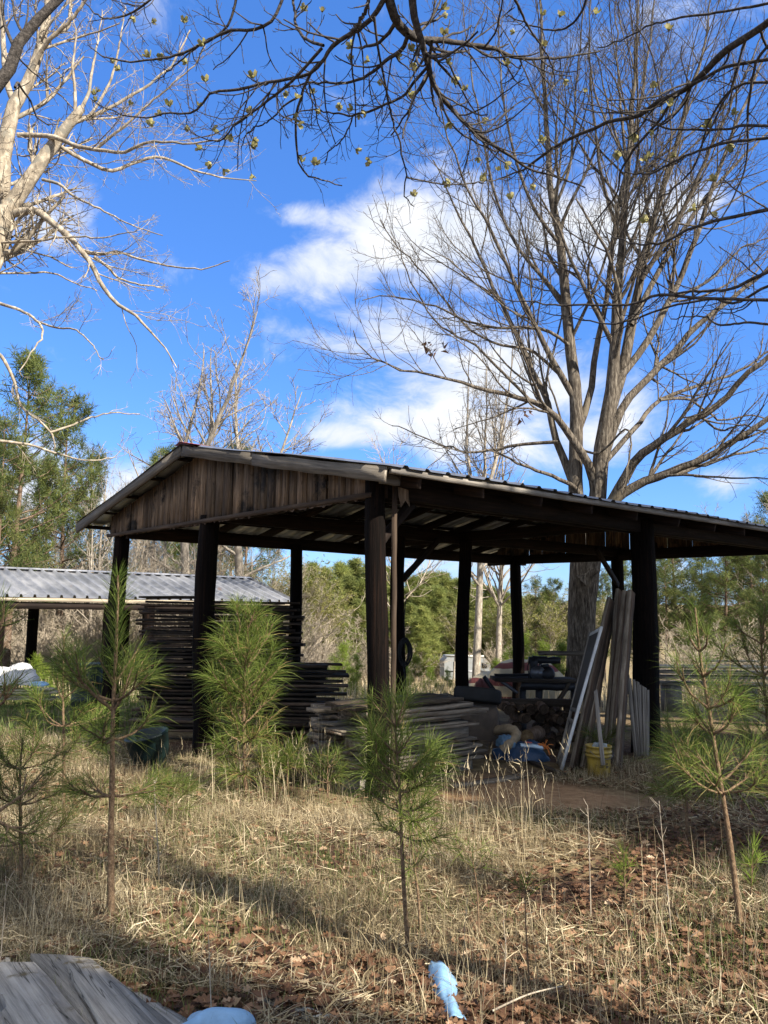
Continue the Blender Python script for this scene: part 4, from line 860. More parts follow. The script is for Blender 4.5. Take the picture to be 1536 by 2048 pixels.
def left_tree():
    tb = P(-190, 1200, LY); base = np.array([tb[0], tb[1], tz1(tb[0], tb[1])])
    o = empty('pale_bare_tree', tuple(base), 0, 'tall pale barked bare tree entering at the left edge in full sun', 'tree')
    a = Acc(); q = P(-70, 720, LY); r = resample([[base[0], base[1], base[2]-.2, .26], [base[0]+.1, base[1], base[2]+1.5, .21], [*(P(-130, 950, LY)), .175], [*q, .15]], 16)
    tubes(a, r[:, :3]-base, r[:, 3], 14, rough=.03)
    r = resample([[*P(-130, 950, LY), .15], [*P(-75, 720, LY+.1), .13], [*P(-30, 560, LY), .12]], 10); tubes(a, r[:, :3]-base, r[:, 3], 12, rough=.03)
    for (u, v) in ((-30, 600), (-30, 700), (-30, 880), (-20, 486), (-20, 547)):
        r = resample([[*P(-110, v-40, LY), .045], [*P(u-30, v-8, LY), .03], [*P(u+2, v, LY), .022]], 8); tubes(a, r[:, :3]-base, r[:, 3], 8)
    link('trunk', a.mesh('trunk', M_white, True), o)
    Pt, Rd = px_limbs(LT, 24, .008); a = Acc(); tubes(a, Pt-base, Rd, 10, rough=.02); link('limbs', a.mesh('limbs', M_white, True), o)
    a = Acc()
    P1, R1 = children(Pt, Rd, 150, .2, 1., 38, 11, (.14, .42), 9, .11, (.03, 0, .03), .36, .0042, .4, .2, 1.7); tubes(a, P1-base, R1, 5)
    P2, R2 = children(P1, R1, 950, .15, 1., 44, 14, (.25, .6), 6, .2, (.02, 0, .03), .55, .0027, .5, .1, .7); tubes(a, P2-base, R2, 4)
    P3, R3 = children(P2, R2, 2400, .2, 1., 48, 14, (.3, .7), 4, .22, (0, 0, .03), .65, .002, .6, .06, .3); tubes(a, P3-base, R3, 3)
    link('twigs', a.mesh('twigs', M_white, True), o)
left_tree()

# ---------------- dogwood overhead
DOG = [
 (3.5, .6, [(770, -40, 30), (784, 20, 28), (797, 48, 26), (818, 68, 24), (842, 79, 20), (869, 79, 17), (910, 84, 14), (955, 91), (996, 99, 11), (1035, 117), (1087, 117), (1140, 115), (1200, 102, 4)]),
 (3.45, .7, [(822, -40, 24), (828, 31, 22), (842, 79, 19), (856, 130, 17), (866, 164, 15), (883, 195, 14), (903, 219), (938, 253, 11), (968, 277), (996, 297, 9), (1024, 314), (1060, 340), (1110, 352), (1170, 375, 4)]),
 (3.55, .6, [(816, 68, 12), (804, 99, 12), (773, 120, 10), (750, 140), (722, 157, 8), (688, 166), (647, 167), (603, 167), (555, 182, 4)]),
 (3.5, .8, [(775, -15, 16), (746, 34, 14), (705, 65, 13), (664, 92, 12), (647, 120, 10), (620, 147, 9), (603, 191), (592, 232, 7), (591, 267), (596, 308), (603, 335), (626, 356), (657, 364), (682, 368, 3)]),
 (3.4, .1, [(738, -30, 11), (736, 5, 11), (728, 28, 11), (705, 63, 12)]),
 (3.6, .7, [(664, 92, 10), (640, 130), (613, 150, 9), (561, 161), (520, 168, 8), (472, 181), (424, 186, 7), (403, 212), (376, 226), (328, 227, 5), (291, 236), (246, 229), (205, 212), (180, 196, 2.5)]),
 (3.6, .3, [(647, 91, 9), (613, 79), (592, 51), (589, 20), (580, -30, 7)]),
 (3.6, .8, [(644, 96, 9), (585, 161), (534, 202, 7), (500, 229), (470, 250), (440, 282, 4), (405, 275), (380, 262, 2.5)]),
 (3.8, .4, [(575, -30, 9), (545, 40, 9), (500, 60), (455, 62, 8), (410, 85), (359, 109), (308, 120, 6), (256, 123), (205, 113), (176, 90, 2.5)]),
 (3.9, .3, [(478, -30, 8), (455, 51, 7), (397, 92, 5), (350, 130), (310, 165, 2.5)]),
 (4.0, .3, [(335, -30, 7), (273, 20, 6), (222, 36), (191, 27), (160, -5, 3)]),
 (3.6, .5, [(856, 133, 9), (828, 164, 8), (808, 191), (780, 205, 7), (739, 222), (705, 231, 6), (664, 226), (613, 219), (560, 240, 2.5)]),
 (3.5, .6, [(748, 32, 8), (753, 75, 7), (760, 120), (770, 161), (777, 205, 6), (787, 246), (801, 294, 5), (811, 342), (809, 393), (828, 412, 2.5)]),
 (4.0, .4, [(813, 355, 5), (849, 362), (893, 369), (951, 366), (1022, 354, 3)]),
 (3.55, .4, [(864, 82, 9), (859, 120, 8), (862, 164), (866, 205, 6), (885, 248, 3)]),
 (3.9, .2, [(603, 191, 6), (570, 210), (540, 240), (500, 262), (480, 300, 2.5)]),
 (3.8, .2, [(705, 231, 5), (700, 250), (680, 285), (660, 300), (650, 330, 2.5)]),
 # right hand limbs
 (3.2, 1.3, [(1640, -40, 26), (1536, 45, 20), (1488, 77, 20), (1447, 105, 19), (1412, 143, 18), (1366, 181, 15), (1314, 206), (1279, 230, 12), (1227, 241), (1174, 262, 9), (1122, 286), (1070, 324, 7), (1035, 345), (995, 358, 3)]),
 (3.3, 1., [(1600, 110, 12), (1536, 119, 10), (1454, 133), (1401, 160), (1359, 185, 8), (1321, 237), (1272, 293, 7), (1244, 335), (1237, 377), (1209, 419), (1183, 452, 3)]),
 (3.3, .8, [(1600, 255, 9), (1488, 251), (1454, 258), (1349, 258, 6), (1297, 241), (1262, 222, 3)]),
 (3.3, .8, [(1600, 262, 10), (1536, 276), (1454, 286, 8), (1384, 307), (1331, 331), (1297, 349), (1240, 342, 3)]),
 (3.2, .9, [(1610, 405, 14), (1536, 419, 11), (1436, 440), (1384, 457, 8), (1314, 488), (1262, 485), (1214, 468, 3)]),
 (3.2, .9, [(1610, 600, 11), (1536, 600, 10), (1419, 597), (1314, 590, 8), (1272, 607), (1174, 609, 6), (1087, 607), (1000, 597, 3)]),
 (3.3, .8, [(1610, 515, 12), (1536, 544, 10), (1454, 579), (1384, 583, 7), (1314, 592, 4)]),
 (3.4, .8, [(1610, 560, 9), (1536, 572), (1471, 607), (1426, 598, 7), (1349, 611), (1297, 628), (1227, 647, 5), (1157, 639), (1085, 624, 2.5)]),
 (3.4, .8, [(1610, -10, 9), (1536, 7), (1454, 21), (1349, 38, 6), (1297, 51), (1244, 80), (1198, 97, 3)]),
 (3.3, .6, [(1600, 40, 9), (1520, 110), (1500, 190, 7), (1495, 260), (1490, 340), (1440, 440), (1380, 500, 3)]),
 (3.4, .6, [(1600, 170, 8), (1480, 170), (1420, 240), (1390, 330), (1330, 390), (1290, 400, 3)]),
 (3.4, .5, [(1600, 660, 8), (1500, 645), (1440, 650), (1400, 630), (1340, 640, 3)]),
 (3.5, .5, [(1010, -40, 9), (1040, 20), (1060, 60), (1100, 120), (1110, 170, 3)]),
 (3.6, .4, [(1180, -30, 8), (1160, 30), (1120, 60), (1060, 50), (1010, 30, 3)]),
]
def flower_mesh(seed):
    r = np.random.default_rng(seed); a = Acc()
    for k in range(4):
        t = k*np.pi/2+r.uniform(-.2, .2); d = np.array([math.cos(t), math.sin(t), 0]); s = np.array([-d[1], d[0], 0]); L_ = r.uniform(.011, .016); w = L_*.55; up = np.array([0, 0, 1.])
        V = [d*.001, d*L_*.5+s*w+up*.005, d*L_*.55+up*.003, d*L_*.5-s*w+up*.005, d*L_+s*w*.7+up*.014, d*L_*1.05+up*.013, d*L_-s*w*.7+up*.014]
        a.add(V, [[1, 4, 5, 2], [2, 5, 6, 3]], [[0, 1, 2], [0, 2, 3]], tq=r.uniform(.2, 1), tt=r.uniform(.2, .9))
    th = np.linspace(-.004, .008, 4); tubes(a, np.stack([0*th, 0*th, th], -1), np.array([.001, .005, .005, .001]), 6)
    return a.mesh('flower_bud', M_flower, True)
def dogwood():
    tb = np.array([3.7, 1.5, tz1(3.7, 1.5)])
    o = empty('dogwood_tree', tuple(tb), 0, 'dogwood branches with opening buds arching across the top of the view', 'tree')
    a = Acc()
    r = resample([[*tb+[0, 0, -.1], .12], [*tb+[.03, .05, 1.2], .10], [*tb+[-.05, .15, 2.4], .09], [*tb+[-.25, .35, 3.3], .075]], 14); tubes(a, r[:, :3]-tb, r[:, 3], 12, rough=.04)
    top = r[-1, :3]; mid = r[9, :3]
    def conn(s, e, r0, r1, lift=.4):
        c = (s+e)/2+np.array([0, 0, lift]); x = resample([[*s, r0], [*c, (r0+r1)/2], [*e, r1]], 12); tubes(a, x[:, :3]-tb, x[:, 3], 8)
    for (u, v, Y, w) in ((770, -40, 3.5, 30), (822, -40, 3.45, 24), (738, -30, 3.4, 11), (580, -30, 3.7, 8), (575, -30, 3.8, 9), (478, -30, 3.9, 8), (335, -30, 4., 7), (1010, -40, 3.5, 9), (1180, -30, 3.6, 8)):
        conn(top, P(u, v, Y), .028, w/2*Y/FPX*.78, .5)
    for (u, v, Y, w) in ((1640, -40, 3.2, 26), (1600, 110, 3.3, 12), (1600, 255, 3.3, 9), (1600, 262, 3.3, 10), (1610, 405, 3.2, 14), (1610, 600, 3.2, 11), (1610, 515, 3.3, 12), (1610, 560, 3.4, 9), (1610, -10, 3.4, 9), (1600, 40, 3.3, 9), (1600, 170, 3.4, 8), (1600, 660, 3.4, 8)):
        conn(r[9 if v > 450 else 11, :3] if v > 200 else top, P(u, v, Y), .024, w/2*Y/FPX*.78, .12)
    link('trunk', a.mesh('trunk', M_dog, True), o)
    Pt, Rd = px_limbs(DOG, 30, .004); a = Acc(); tubes(a, Pt-tb, Rd*.78, 8, rough=.05); link('branches', a.mesh('branches', M_dog, True), o)
    a = Acc()
    PA, RA = children(Pt[:17], Rd[:17], 260, .1, 1., 52, 12, (.12, .34), 10, .12, (0, 0, .06), .42, .0017, .6, .12, .6); PB, RB_ = children(Pt[17:], Rd[17:], 150, .12, 1., 50, 12, (.10, .3), 10, .12, (0, 0, .06), .4, .0017, .6, .12, .5)
    P1 = np.concatenate([PA, PB]); R1 = np.concatenate([RA, RB_]); tubes(a, P1-tb, R1, 5)
    P2, R2 = children(P1, R1, 900, .2, 1., 55, 12, (.25, .6), 8, .12, (0, 0, .12), .65, .0014, .7, .04, .25); tubes(a, P2-tb, R2, 4)
    P3, R3 = children(P2, R2, 420, .3, 1., 55, 12, (.3, .7), 6, .1, (0, 0, .2), .75, .0013, .8, .03, .1); tubes(a, P3-tb, R3, 4)
    link('twigs', a.mesh('twigs', M_dog, True), o)
    ms = [flower_mesh(s) for s in range(4)]
    tips = np.concatenate([P1[:, -1], P2[:, -1]]); dirs = np.concatenate([P1[:, -1]-P1[:, -2], P2[:, -1]-P2[:, -2]])
    uvz = tips-CAMP; w = uvz@cF; uu = 768+FPX*(uvz@cR)/w; vv = 1024-FPX*(uvz@cU)/w
    ok = np.where((uu > 20) & (uu < 1520) & (vv > 5) & (vv < 480))[0]; sel = rng.choice(ok, min(98, len(ok)), False)
    for n, k in enumerate(sel):
        b = link('flower_bud', ms[n % 4], o); d = Vector(nrm(dirs[k])); b.location = tips[k]-tb; b.rotation_mode = 'QUATERNION'; b.rotation_quaternion = d.to_track_quat('Z', 'Y'); s = random.uniform(1.1, 1.9); b.scale = (s, s, s)
dogwood()
def dogwood2():
    tb = np.array([-3.4, 4.6, tz1(-3.4, 4.6)]); Y = 4.9
    o = empty('leaning_dogwood', tuple(tb), 0, 'dark brown leaning limb crossing the pale tree at the upper left corner', 'tree')
    a = Acc(); r = resample([[*tb+[0, 0, -.1], .1], [*tb+[.1, 0, 1.5], .085], [*P(-160, 330, Y), .06], [*P(-40, 210, Y), .045], [*P(0, 161, Y), .04], [*P(22, 133, Y), .037], [*P(28, 99, Y), .035], [*P(50, 72, Y), .034], [*P(84, 30, Y), .03], [*P(118, -2, Y), .026], [*P(160, -40, Y), .02]], 34)
    tubes(a, r[:, :3]-tb, r[:, 3], 10, rough=.04); link('trunk', a.mesh('trunk', M_dog, True), o)
    L2 = [(Y, .2, [(27, 92, 8), (10, 50), (4, 10), (2, -30, 5)]), (Y, .2, [(48, 70, 7), (32, 40), (26, 5), (22, -30, 4)]), (Y, .1, [(45, 75, 5), (55, 30), (58, -20, 3)]), (Y, .4, [(30, 175, 6), (36, 165), (45, 180), (60, 200), (72, 232), (100, 250, 3)]), (Y, .3, [(32, 110, 4), (60, 140), (85, 160), (110, 175, 2)])]
    Pt, Rd = px_limbs(L2, 16, .003); a = Acc(); tubes(a, Pt-tb, Rd, 7); P1, R1 = children(Pt, Rd, 24, .2, 1, 50, 10, (.15, .4), 8, .12, (0, 0, .08), .6, .0025, .6, .1, .4); tubes(a, P1-tb, R1, 5); link('twigs', a.mesh('twigs', M_dog, True), o)
dogwood2()

# ================================================================== generic trees (local coordinates, shared meshes)
def bare_mesh(seed, H, form='forest', r0=None, twig=.012, dens=1., spread=1.):
    global rng
    keep = rng; rng = np.random.default_rng(seed); r0 = r0 or H*.013; trunk = Acc(); tw = Acc()
    if form == 'fork':
        K = 14; t = np.linspace(0, .42, K); p = np.stack([.02*H*np.sin(t*6), .01*H*np.cos(t*5), t*H], -1)[None]; R = (r0*np.linspace(1.1, .75, K))[None]; tubes(trunk, p, R, 9)
        s = p[:, -1].repeat(3, 0); d = np.array([[.12, 0, 1], [-.38, .1, 1], [.35, -.1, .9]])*[spread, spread, 1]; P0 = grow(s, d, np.array([.6, .52, .5])*H, 16, .06, (0, 0, .05)); R0 = np.array([.7, .55, .55])[:, None]*r0*np.linspace(1, .15, 16)[None]; tubes(trunk, P0, R0, 7)
        # low side limbs
        s = p[0, [9, 10, 12]]; d = np.array([[-1, .2, .5], [.9, .1, .4], [-.8, -.3, .6]]); Pa = grow(s, d, np.array([.3, .22, .28])*H, 16, .1, (0, 0, .02)); Ra = .35*r0*np.linspace(1, .15, 16)[None].repeat(3, 0); tubes(trunk, Pa, Ra, 6); P0 = np.concatenate([P0, Pa]); R0 = np.concatenate([R0, Ra])
    elif form == 'bush':
        n = 26; s = rng.normal(0, .05*H, (n, 3))*[1, 1, 0]; d = rng.normal(0, .45*spread, (n, 3)); d[:, 2] = 1; P0 = grow(s, d, rng.uniform(.6, 1., n)*H, 14, .1, (0, 0, -.01)); R0 = r0*.6*rng.uniform(.5, 1, n)[:, None]*np.linspace(1, .2, 14)[None]; tubes(trunk, P0, R0, 5)
    else:
        K = 18; t = np.linspace(0, 1, K); p = np.stack([.012*H*np.sin(t*5+seed), .012*H*np.cos(t*4+seed), t*H], -1); P0 = p[None]; R0 = (r0*np.linspace(1, .12, K))[None]; tubes(trunk, P0, R0, 8)
    m1 = int({'forest': 34, 'fork': 60, 'bush': 110}[form]*dens)
    P1, R1 = children(P0, R0, m1, .3 if form == 'forest' else .1, 1., 42, 12, (.22, .42) if form == 'forest' else (.2, .45), 9, .12, (0, 0, .07), .5, twig, .35, .3, H*.35)
    P2, R2 = children(P1, R1, int(m1*5.5), .15, 1., 45, 14, (.25, .55), 6, .18, (0, 0, .06), .6, twig*.75, .5, .2, H*.16)
    P3, R3 = children(P2, R2, int(m1*14), .15, 1., 48, 14, (.3, .7), 4, .2, (0, 0, .04), .7, twig*.6, .6, .12, H*.08)
    tubes(tw, P1, R1, 5); tubes(tw, P2, R2, 3); tubes(tw, P3, R3, 3); tips = np.concatenate([P2[:, -1], P3[:, -1]]); rng = keep
    return trunk, tw, tips
def star_tufts(acc, c, size, n, r, up=.3, width=.16, tint=None):
    """n pointed leaf-needle triangles around each centre"""
    M_ = len(c); d = nrm(r.normal(0, 1, (M_, n, 3))+[0, 0, up]); s = nrm(np.cross(d, r.normal(0, 1, (M_, n, 3)))); L_ = size[:, None, None]*r.uniform(.6, 1.1, (M_, n, 1))
    b = c[:, None, :]+d*L_*.05; V = np.stack([b-s*L_*width*.35+d*L_*.3, b+s*L_*width*.35+d*L_*.3, b+d*L_, b], 2)
    n4 = M_*n; i = np.arange(n4)*4; T = np.stack([np.stack([i, i+1, i+2], -1), np.stack([i+1, i, i+3], -1)], 1).reshape(-1, 3)
    t = np.clip(np.repeat((r.uniform(.1, .9, M_) if tint is None else tint), n)+r.uniform(-.15, .15, n4), 0, 1)
    acc.add(V.reshape(-1, 3), None, T, tt=np.repeat(t, 2))
def pine_mesh(seed, H, cb=.35, R=.17, nb=80, tl=12, nt=9, tsize=.45, r0=None, conic=.8, wd=.2):
    r = np.random.default_rng(seed); global rng; keep = rng; rng = r; trunk = Acc(); fo = Acc(); r0 = r0 or H*.014
    K = 16; t = np.linspace(0, 1, K); p = np.stack([.008*H*np.sin(t*4+seed), .008*H*np.cos(t*3+seed), t*H], -1); tubes(trunk, p, r0*np.linspace(1, .08, K), 8)
    h = np.sort(cb+(1-cb)*r.uniform(0, 1, nb)**.9); az = r.uniform(0, 2*np.pi, nb); f = (h-cb)/(1-cb)
    L_ = H*R*(np.clip(1-f, .06, 1)**conic)*r.uniform(.45, 1.25, nb)*np.where(f < .12, .75, 1)
    s = np.stack([np.interp(h, t, p[:, 0]), np.interp(h, t, p[:, 1]), h*H], -1); d = np.stack([np.cos(az), np.sin(az), r.uniform(-.1, .35, nb)+.5*f], -1)
    B = grow(s, d, L_, 9, .1, (0, 0, .05)); RB = np.maximum(r0*.28*(1-.6*f)[:, None]*np.linspace(1, .25, 9)[None], .008); tubes(trunk, B, RB, 5)
    # dead stubs below the crown
    C, RC = children(B, RB, nb*3, .3, 1., 45, 12, (.25, .5), 6, .12, (0, 0, .05), .7, .007, .6, .15, H*.09); tubes(trunk, C, RC, 3)
    Z = np.concatenate([B[:, 3:].reshape(-1, 3), C[:, 1:].reshape(-1, 3)]); pick = Z[r.integers(0, len(Z), nb*tl)]+r.normal(0, tsize*.35, (nb*tl, 3))
    lim = np.repeat(r.uniform(.15, .85, 40), 1); tint = np.clip(lim[(np.abs(pick[:, 2]*7+np.arctan2(pick[:, 1], pick[:, 0])*5).astype(int)) % 40]*.6+.2+r.normal(0, .12, len(pick)), 0, 1)
    star_tufts(fo, pick, r.uniform(.7, 1.25, len(pick))*tsize, nt, r, .35, wd, tint); rng = keep
    return trunk, fo
class Kind:
    def __init__(s, name, trunk, crown, tmat, cmat, H, cname='crown'):
        s.name = name; s.H = max(float(np.concatenate(crown.V)[:, 2].max()), float(np.concatenate(trunk.V)[:, 2].max())); s.cn = cname; s.tm = trunk.mesh('trunk', tmat, True); s.cm = crown.mesh(cname, cmat, False)
    def place(s, xyz, h, label, group=None, wide=1., cat='tree', rz=None):
        o = empty(s.name, tuple(xyz), random.uniform(0, 6.28) if rz is None else rz, label, cat, group); k = h/s.H; o.scale = (k*wide, k*wide, k)
        link('trunk', s.tm, o); link(s.cn, s.cm, o); return o
def put(kind, u, vtop, Y, label, group=None, wide=1., cat='tree', rz=None, hmin=1.):
    q = P(u, 1200, Y); z0 = tz1(q[0], q[1]); h = max(P(u, vtop, Y)[2]-z0, hmin); return kind.place((q[0], q[1], z0-.1), h+.1, label, group, wide, cat, rz)
t, c = pine_mesh(1, 12., .25, .30, 58, 18, 14, .38, conic=.55, wd=.11); K_pine = Kind('pine_tree', t, c, M_pinebark, M_hill2, 12.)
t, c = pine_mesh(2, 12., .15, .28, 60, 18, 14, .38, conic=.6, wd=.11); K_pine2 = Kind('pine_tree', t, c, M_pinebark, M_hill2, 12.)
t, c = pine_mesh(3, 16., .30, .17, 90, 26, 14, .62, conic=.55, wd=.12); K_hill = Kind('pine_tree', t, c, M_pinebark, M_hill, 16.)
t, c = pine_mesh(4, 16., .22, .18, 90, 26, 14, .62, conic=.65, wd=.12); K_hill2 = Kind('pine_tree', t, c, M_pinebark, M_hill, 16.)
t, c = pine_mesh(5, 3., .10, .36, 34, 9, 16, .30, conic=.7, wd=.07); K_young = Kind('young_pine', t, c, M_pinebark, M_needleb, 3.)
t, c = pine_mesh(6, 3., .06, .34, 30, 9, 16, .30, conic=.8, wd=.07); K_young2 = Kind('young_pine', t, c, M_pinebark, M_needleb, 3.)
t, c, _ = bare_mesh(11, 14., 'forest', twig=.016); K_f1 = Kind('bare_tree', t, c, M_bare, M_bare, 14., 'branches')
t, c, _ = bare_mesh(12, 14., 'forest', twig=.016, r0=.14); K_f2 = Kind('bare_tree', t, c, M_bare, M_brush, 14., 'branches')
t, c, _ = bare_mesh(13, 14., 'fork', twig=.014, dens=1.1, spread=.5); K_k1 = Kind('bare_tree', t, c, M_bare, M_bare, 14., 'branches')
t, c, _ = bare_mesh(14, 14., 'fork', twig=.014, dens=1.4, spread=1.2); K_k2 = Kind('bare_tree', t, c, M_bare, M_bare, 14., 'branches')
t, c, _ = bare_mesh(15, 4., 'bush', twig=.009, dens=1.6, spread=1.2, r0=.05); K_b1 = Kind('bare_shrub', t, c, M_brush, M_brush, 4., 'branches')
t, c, _ = bare_mesh(16, 4., 'bush', twig=.009, dens=1.3, spread=.8, r0=.05); K_b2 = Kind('bare_shrub', t, c, M_brush, M_brush, 4., 'branches')
t, c, tips = bare_mesh(17, 10., 'forest', twig=.012, dens=1.4); tp_ = tips[rng.integers(0, len(tips), 1500)]+rng.normal(0, .15, (1500, 3)); c2 = Acc(); star_tufts(c2, tp_, rng.uniform(.12, .3, 1500), 4, rng, .2, .5)
K_bud = Kind('budding_tree', t, c2, M_bare, M_bud, 10., 'new_leaves'); K_bud.extra = c.mesh('branches', M_brush, True)

# left woods
PL = 'tall green pine in the woods at the left edge'
for k, (u, v, Y, w) in enumerate([(25, 690, 27, 1.0), (-75, 730, 30, 1.), (120, 772, 30, .85), (170, 875, 34, .8), (85, 905, 38, .9), (-15, 830, 25, .8)]):
    put(K_pine if k % 2 == 0 else K_pine2, u, v, Y, ['tallest green pine at the left edge above the low shed', 'green pine mostly cut off by the left edge', 'green pine just right of the tallest left pine', 'small pine at the right end of the left pine group', 'pine seen low between the taller left pines', 'bushy pine low at the left edge'][k], 'pines at the left edge', w)
BL_ = 'slim bare tree standing in the pale woods behind the low shed'
for k, (u, v, Y) in enumerate([(200, 890, 30), (240, 915, 34), (285, 935, 32), (150, 930, 36), (60, 955, 35), (110, 1000, 30), (18, 985, 33), (-40, 900, 32), (322, 965, 38), (410, 965, 36), (180, 960, 29), (265, 985, 29), (225, 1000, 40), (45, 1010, 29), (135, 985, 41), (90, 1030, 34), (305, 1005, 33), (440, 1040, 34), (500, 1060, 36), (540, 1075, 33), (585, 1085, 38)]):
    put((K_f1, K_f2)[k % 2], u, v, Y, BL_, 'bare trees behind the low shed', 1.15)
for k, (u, v, Y) in enumerate([(30, 1150, 30), (80, 1120, 31), (130, 1130, 30), (190, 1110, 31), (240, 1120, 29), (290, 1110, 31), (345, 1120, 30), (400, 1110, 33), (450, 1120, 31), (500, 1125, 32), (545, 1120, 33), (60, 1190, 28), (160, 1180, 28.5), (220, 1190, 28)]):
    put((K_b1, K_b2)[k % 2], u, v, Y, 'tangled bare shrub in the thicket behind the low shed', 'bare shrubs behind the low shed', 1.1, 'shrub')
put(K_k1, 352, 572, 31, 'tall pale forked bare tree rising behind the shed ridge', None, 1.1, rz=0.)
put(K_k2, 462, 648, 34, 'wide spreading bare tree right of the tall forked one behind the shed', None, 1.25, rz=.2)
put(K_f1, 385, 1020, 30, 'pale bare trunk leaning beside the tall forked tree', None, 1.3)
for k, (u, v, Y) in enumerate([(322, 882, 46), (300, 915, 44), (462, 872, 52), (440, 905, 48), (488, 900, 50), (345, 900, 47)]):
    put(K_pine, u, v, Y, 'green pine top showing just above the gable roof', 'pines above the gable roof', .8)
# far hillside
far = [(655, 1128, 82), (684, 1114, 80), (712, 1108, 84), (742, 1118, 82), (775, 1125, 86), (822, 1142, 88), (842, 1136, 90), (864, 1139, 88), (886, 1133, 90), (908, 1146, 92), (932, 1150, 90), (960, 1154, 94), (986, 1166, 92), (1012, 1174, 94), (1040, 1185, 90), (625, 1120, 85), (1065, 1180, 95), (1095, 1175, 92),
       (640, 1160, 70), (668, 1150, 68), (698, 1146, 70), (727, 1150, 69), (815, 1172, 74), (836, 1166, 72), (858, 1170, 75), (880, 1165, 72), (902, 1176, 74), (926, 1180, 76), (952, 1184, 74), (980, 1194, 76), (1008, 1200, 74), (610, 1170, 66), (1040, 1205, 72), (760, 1160, 70),
       (650, 1200, 58), (682, 1190, 56), (716, 1194, 58), (820, 1205, 62), (848, 1210, 60), (905, 1212, 64), (940, 1215, 66), (975, 1225, 62), (1005, 1228, 60), (1045, 1235, 58), (1085, 1230, 60), (790, 1205, 62)]
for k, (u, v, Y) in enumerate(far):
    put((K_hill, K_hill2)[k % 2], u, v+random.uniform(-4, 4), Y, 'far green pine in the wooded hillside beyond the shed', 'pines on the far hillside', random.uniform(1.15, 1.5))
def put_bud(u, v, Y, label, group, wide=1.1):
    o = put(K_bud, u, v, Y, label, group, wide); link('branches', K_bud.extra, o)
for u, v, Y in ((605, 1100, 40), (632, 1108, 44), (575, 1110, 42), (655, 1150, 46), (1062, 1160, 42), (1100, 1190, 36), (1045, 1200, 40), (1120, 1165, 40), (1205, 1180, 40), (1000, 1190, 44), (910, 1195, 48), (545, 1115, 45)):
    put_bud(u, v, Y, 'yellow green budding tree in the wood seen under the shed roof', 'budding trees seen under the roof')
# right hand pines
RP = ['dark pine seen between the black right post and the leaning sapling', 'pine at the right just below the shed eave', 'large dark pine behind the leaning sapling top', 'pine at the far right with sky gaps in it', 'pine cut by the right edge']
for k, (u, v, Y, w) in enumerate([(1072, 1145, 42, .9), (1108, 1152, 40, .8), (1310, 1040, 37, 1.1), (1352, 1025, 35, 1.1), (1405, 1080, 39, 1.), (1452, 1045, 31, 1.1), (1500, 1018, 33, 1.), (1545, 975, 34, 1.), (1595, 985, 31, 1.), (1245, 1110, 43, 1.), (1205, 1130, 46, .9), (1475, 1100, 42, 1.1), (1330, 1120, 31, 1.), (1528, 1095, 28, .9), (1285, 1150, 34, 1.), (1430, 1150, 46, 1.2), (1380, 1180, 30, .8)]):
    put((K_pine2, K_pine)[k % 2], u, v, Y, 'green pine standing in the wood right of the oak trunk under the eave', 'pines right of the oak', w*1.1)
put(K_k2, 1560, 930, 30, 'thin bare tree crown at the right edge above the eave', None, 1.)
put(K_k1, 1500, 1000, 36, 'smaller bare tree near the right edge above the eave', None, 1.)
for k, (u, v, Y) in enumerate([(1370, 1225, 25), (1425, 1235, 26), (1475, 1215, 25), (1330, 1250, 27), (1520, 1230, 24), (1450, 1260, 23)]):
    put((K_b1, K_b2)[k % 2], u, v, Y, 'tan bare shrub behind the leaning sapling at the right', 'tan shrubs at the right', 1.1, 'shrub')
# sycamore like trees rising behind the roof
put(K_k1, 957, 585, 27, 'slim pale trunked bare tree standing left of the oak behind the shed', None, .8, rz=1.2)
put(K_f1, 1003, 780, 31, 'thinner bare tree between the slim pale one and the oak', None, 1., rz=.5)
put(K_f2, 790, 850, 36, 'small bare tree top showing faintly over the middle of the roof', None, 1.3)
# mid field shrubs, young pines
for k, (u, v, Y) in enumerate([(862, 1212, 75), (838, 1230, 78), (890, 1235, 80), (800, 1250, 33), (700, 1235, 38), (640, 1240, 34), (665, 1262, 31), (615, 1225, 36), (615, 1275, 28), (745, 1255, 34), (1015, 1240, 38), (955, 1250, 82)]):
    put((K_b1, K_b2)[k % 2], u, v, Y, 'rounded grey bare shrub in the field beyond the shed posts' if k < 3 else 'grey bare shrub in the field behind the shed', 'round grey shrubs beyond the posts' if k < 3 else 'bare shrubs in the field', 1.2, 'shrub')
for k, (u, v, Y) in enumerate([(1045, 1252, 24), (1085, 1262, 25), (1120, 1268, 24), (1012, 1290, 26), (688, 1272, 24), (716, 1292, 23), (832, 1300, 25), (862, 1322, 24), (990, 1310, 25), (1062, 1290, 22), (812, 1320, 22), (895, 1345, 24), (1105, 1300, 21.5), (655, 1320, 22), (80, 1300, 21.5), (100, 1320, 21)]):
    put((K_young, K_young2)[k % 2], u, v, Y, 'bright green young pine in the sunny field beyond the shed' if u > 300 else 'yellow green young pine beyond the silver bundle', 'bright young pines in the field' if u > 300 else 'young pines beyond the silver bundle', 1., 'young pine')
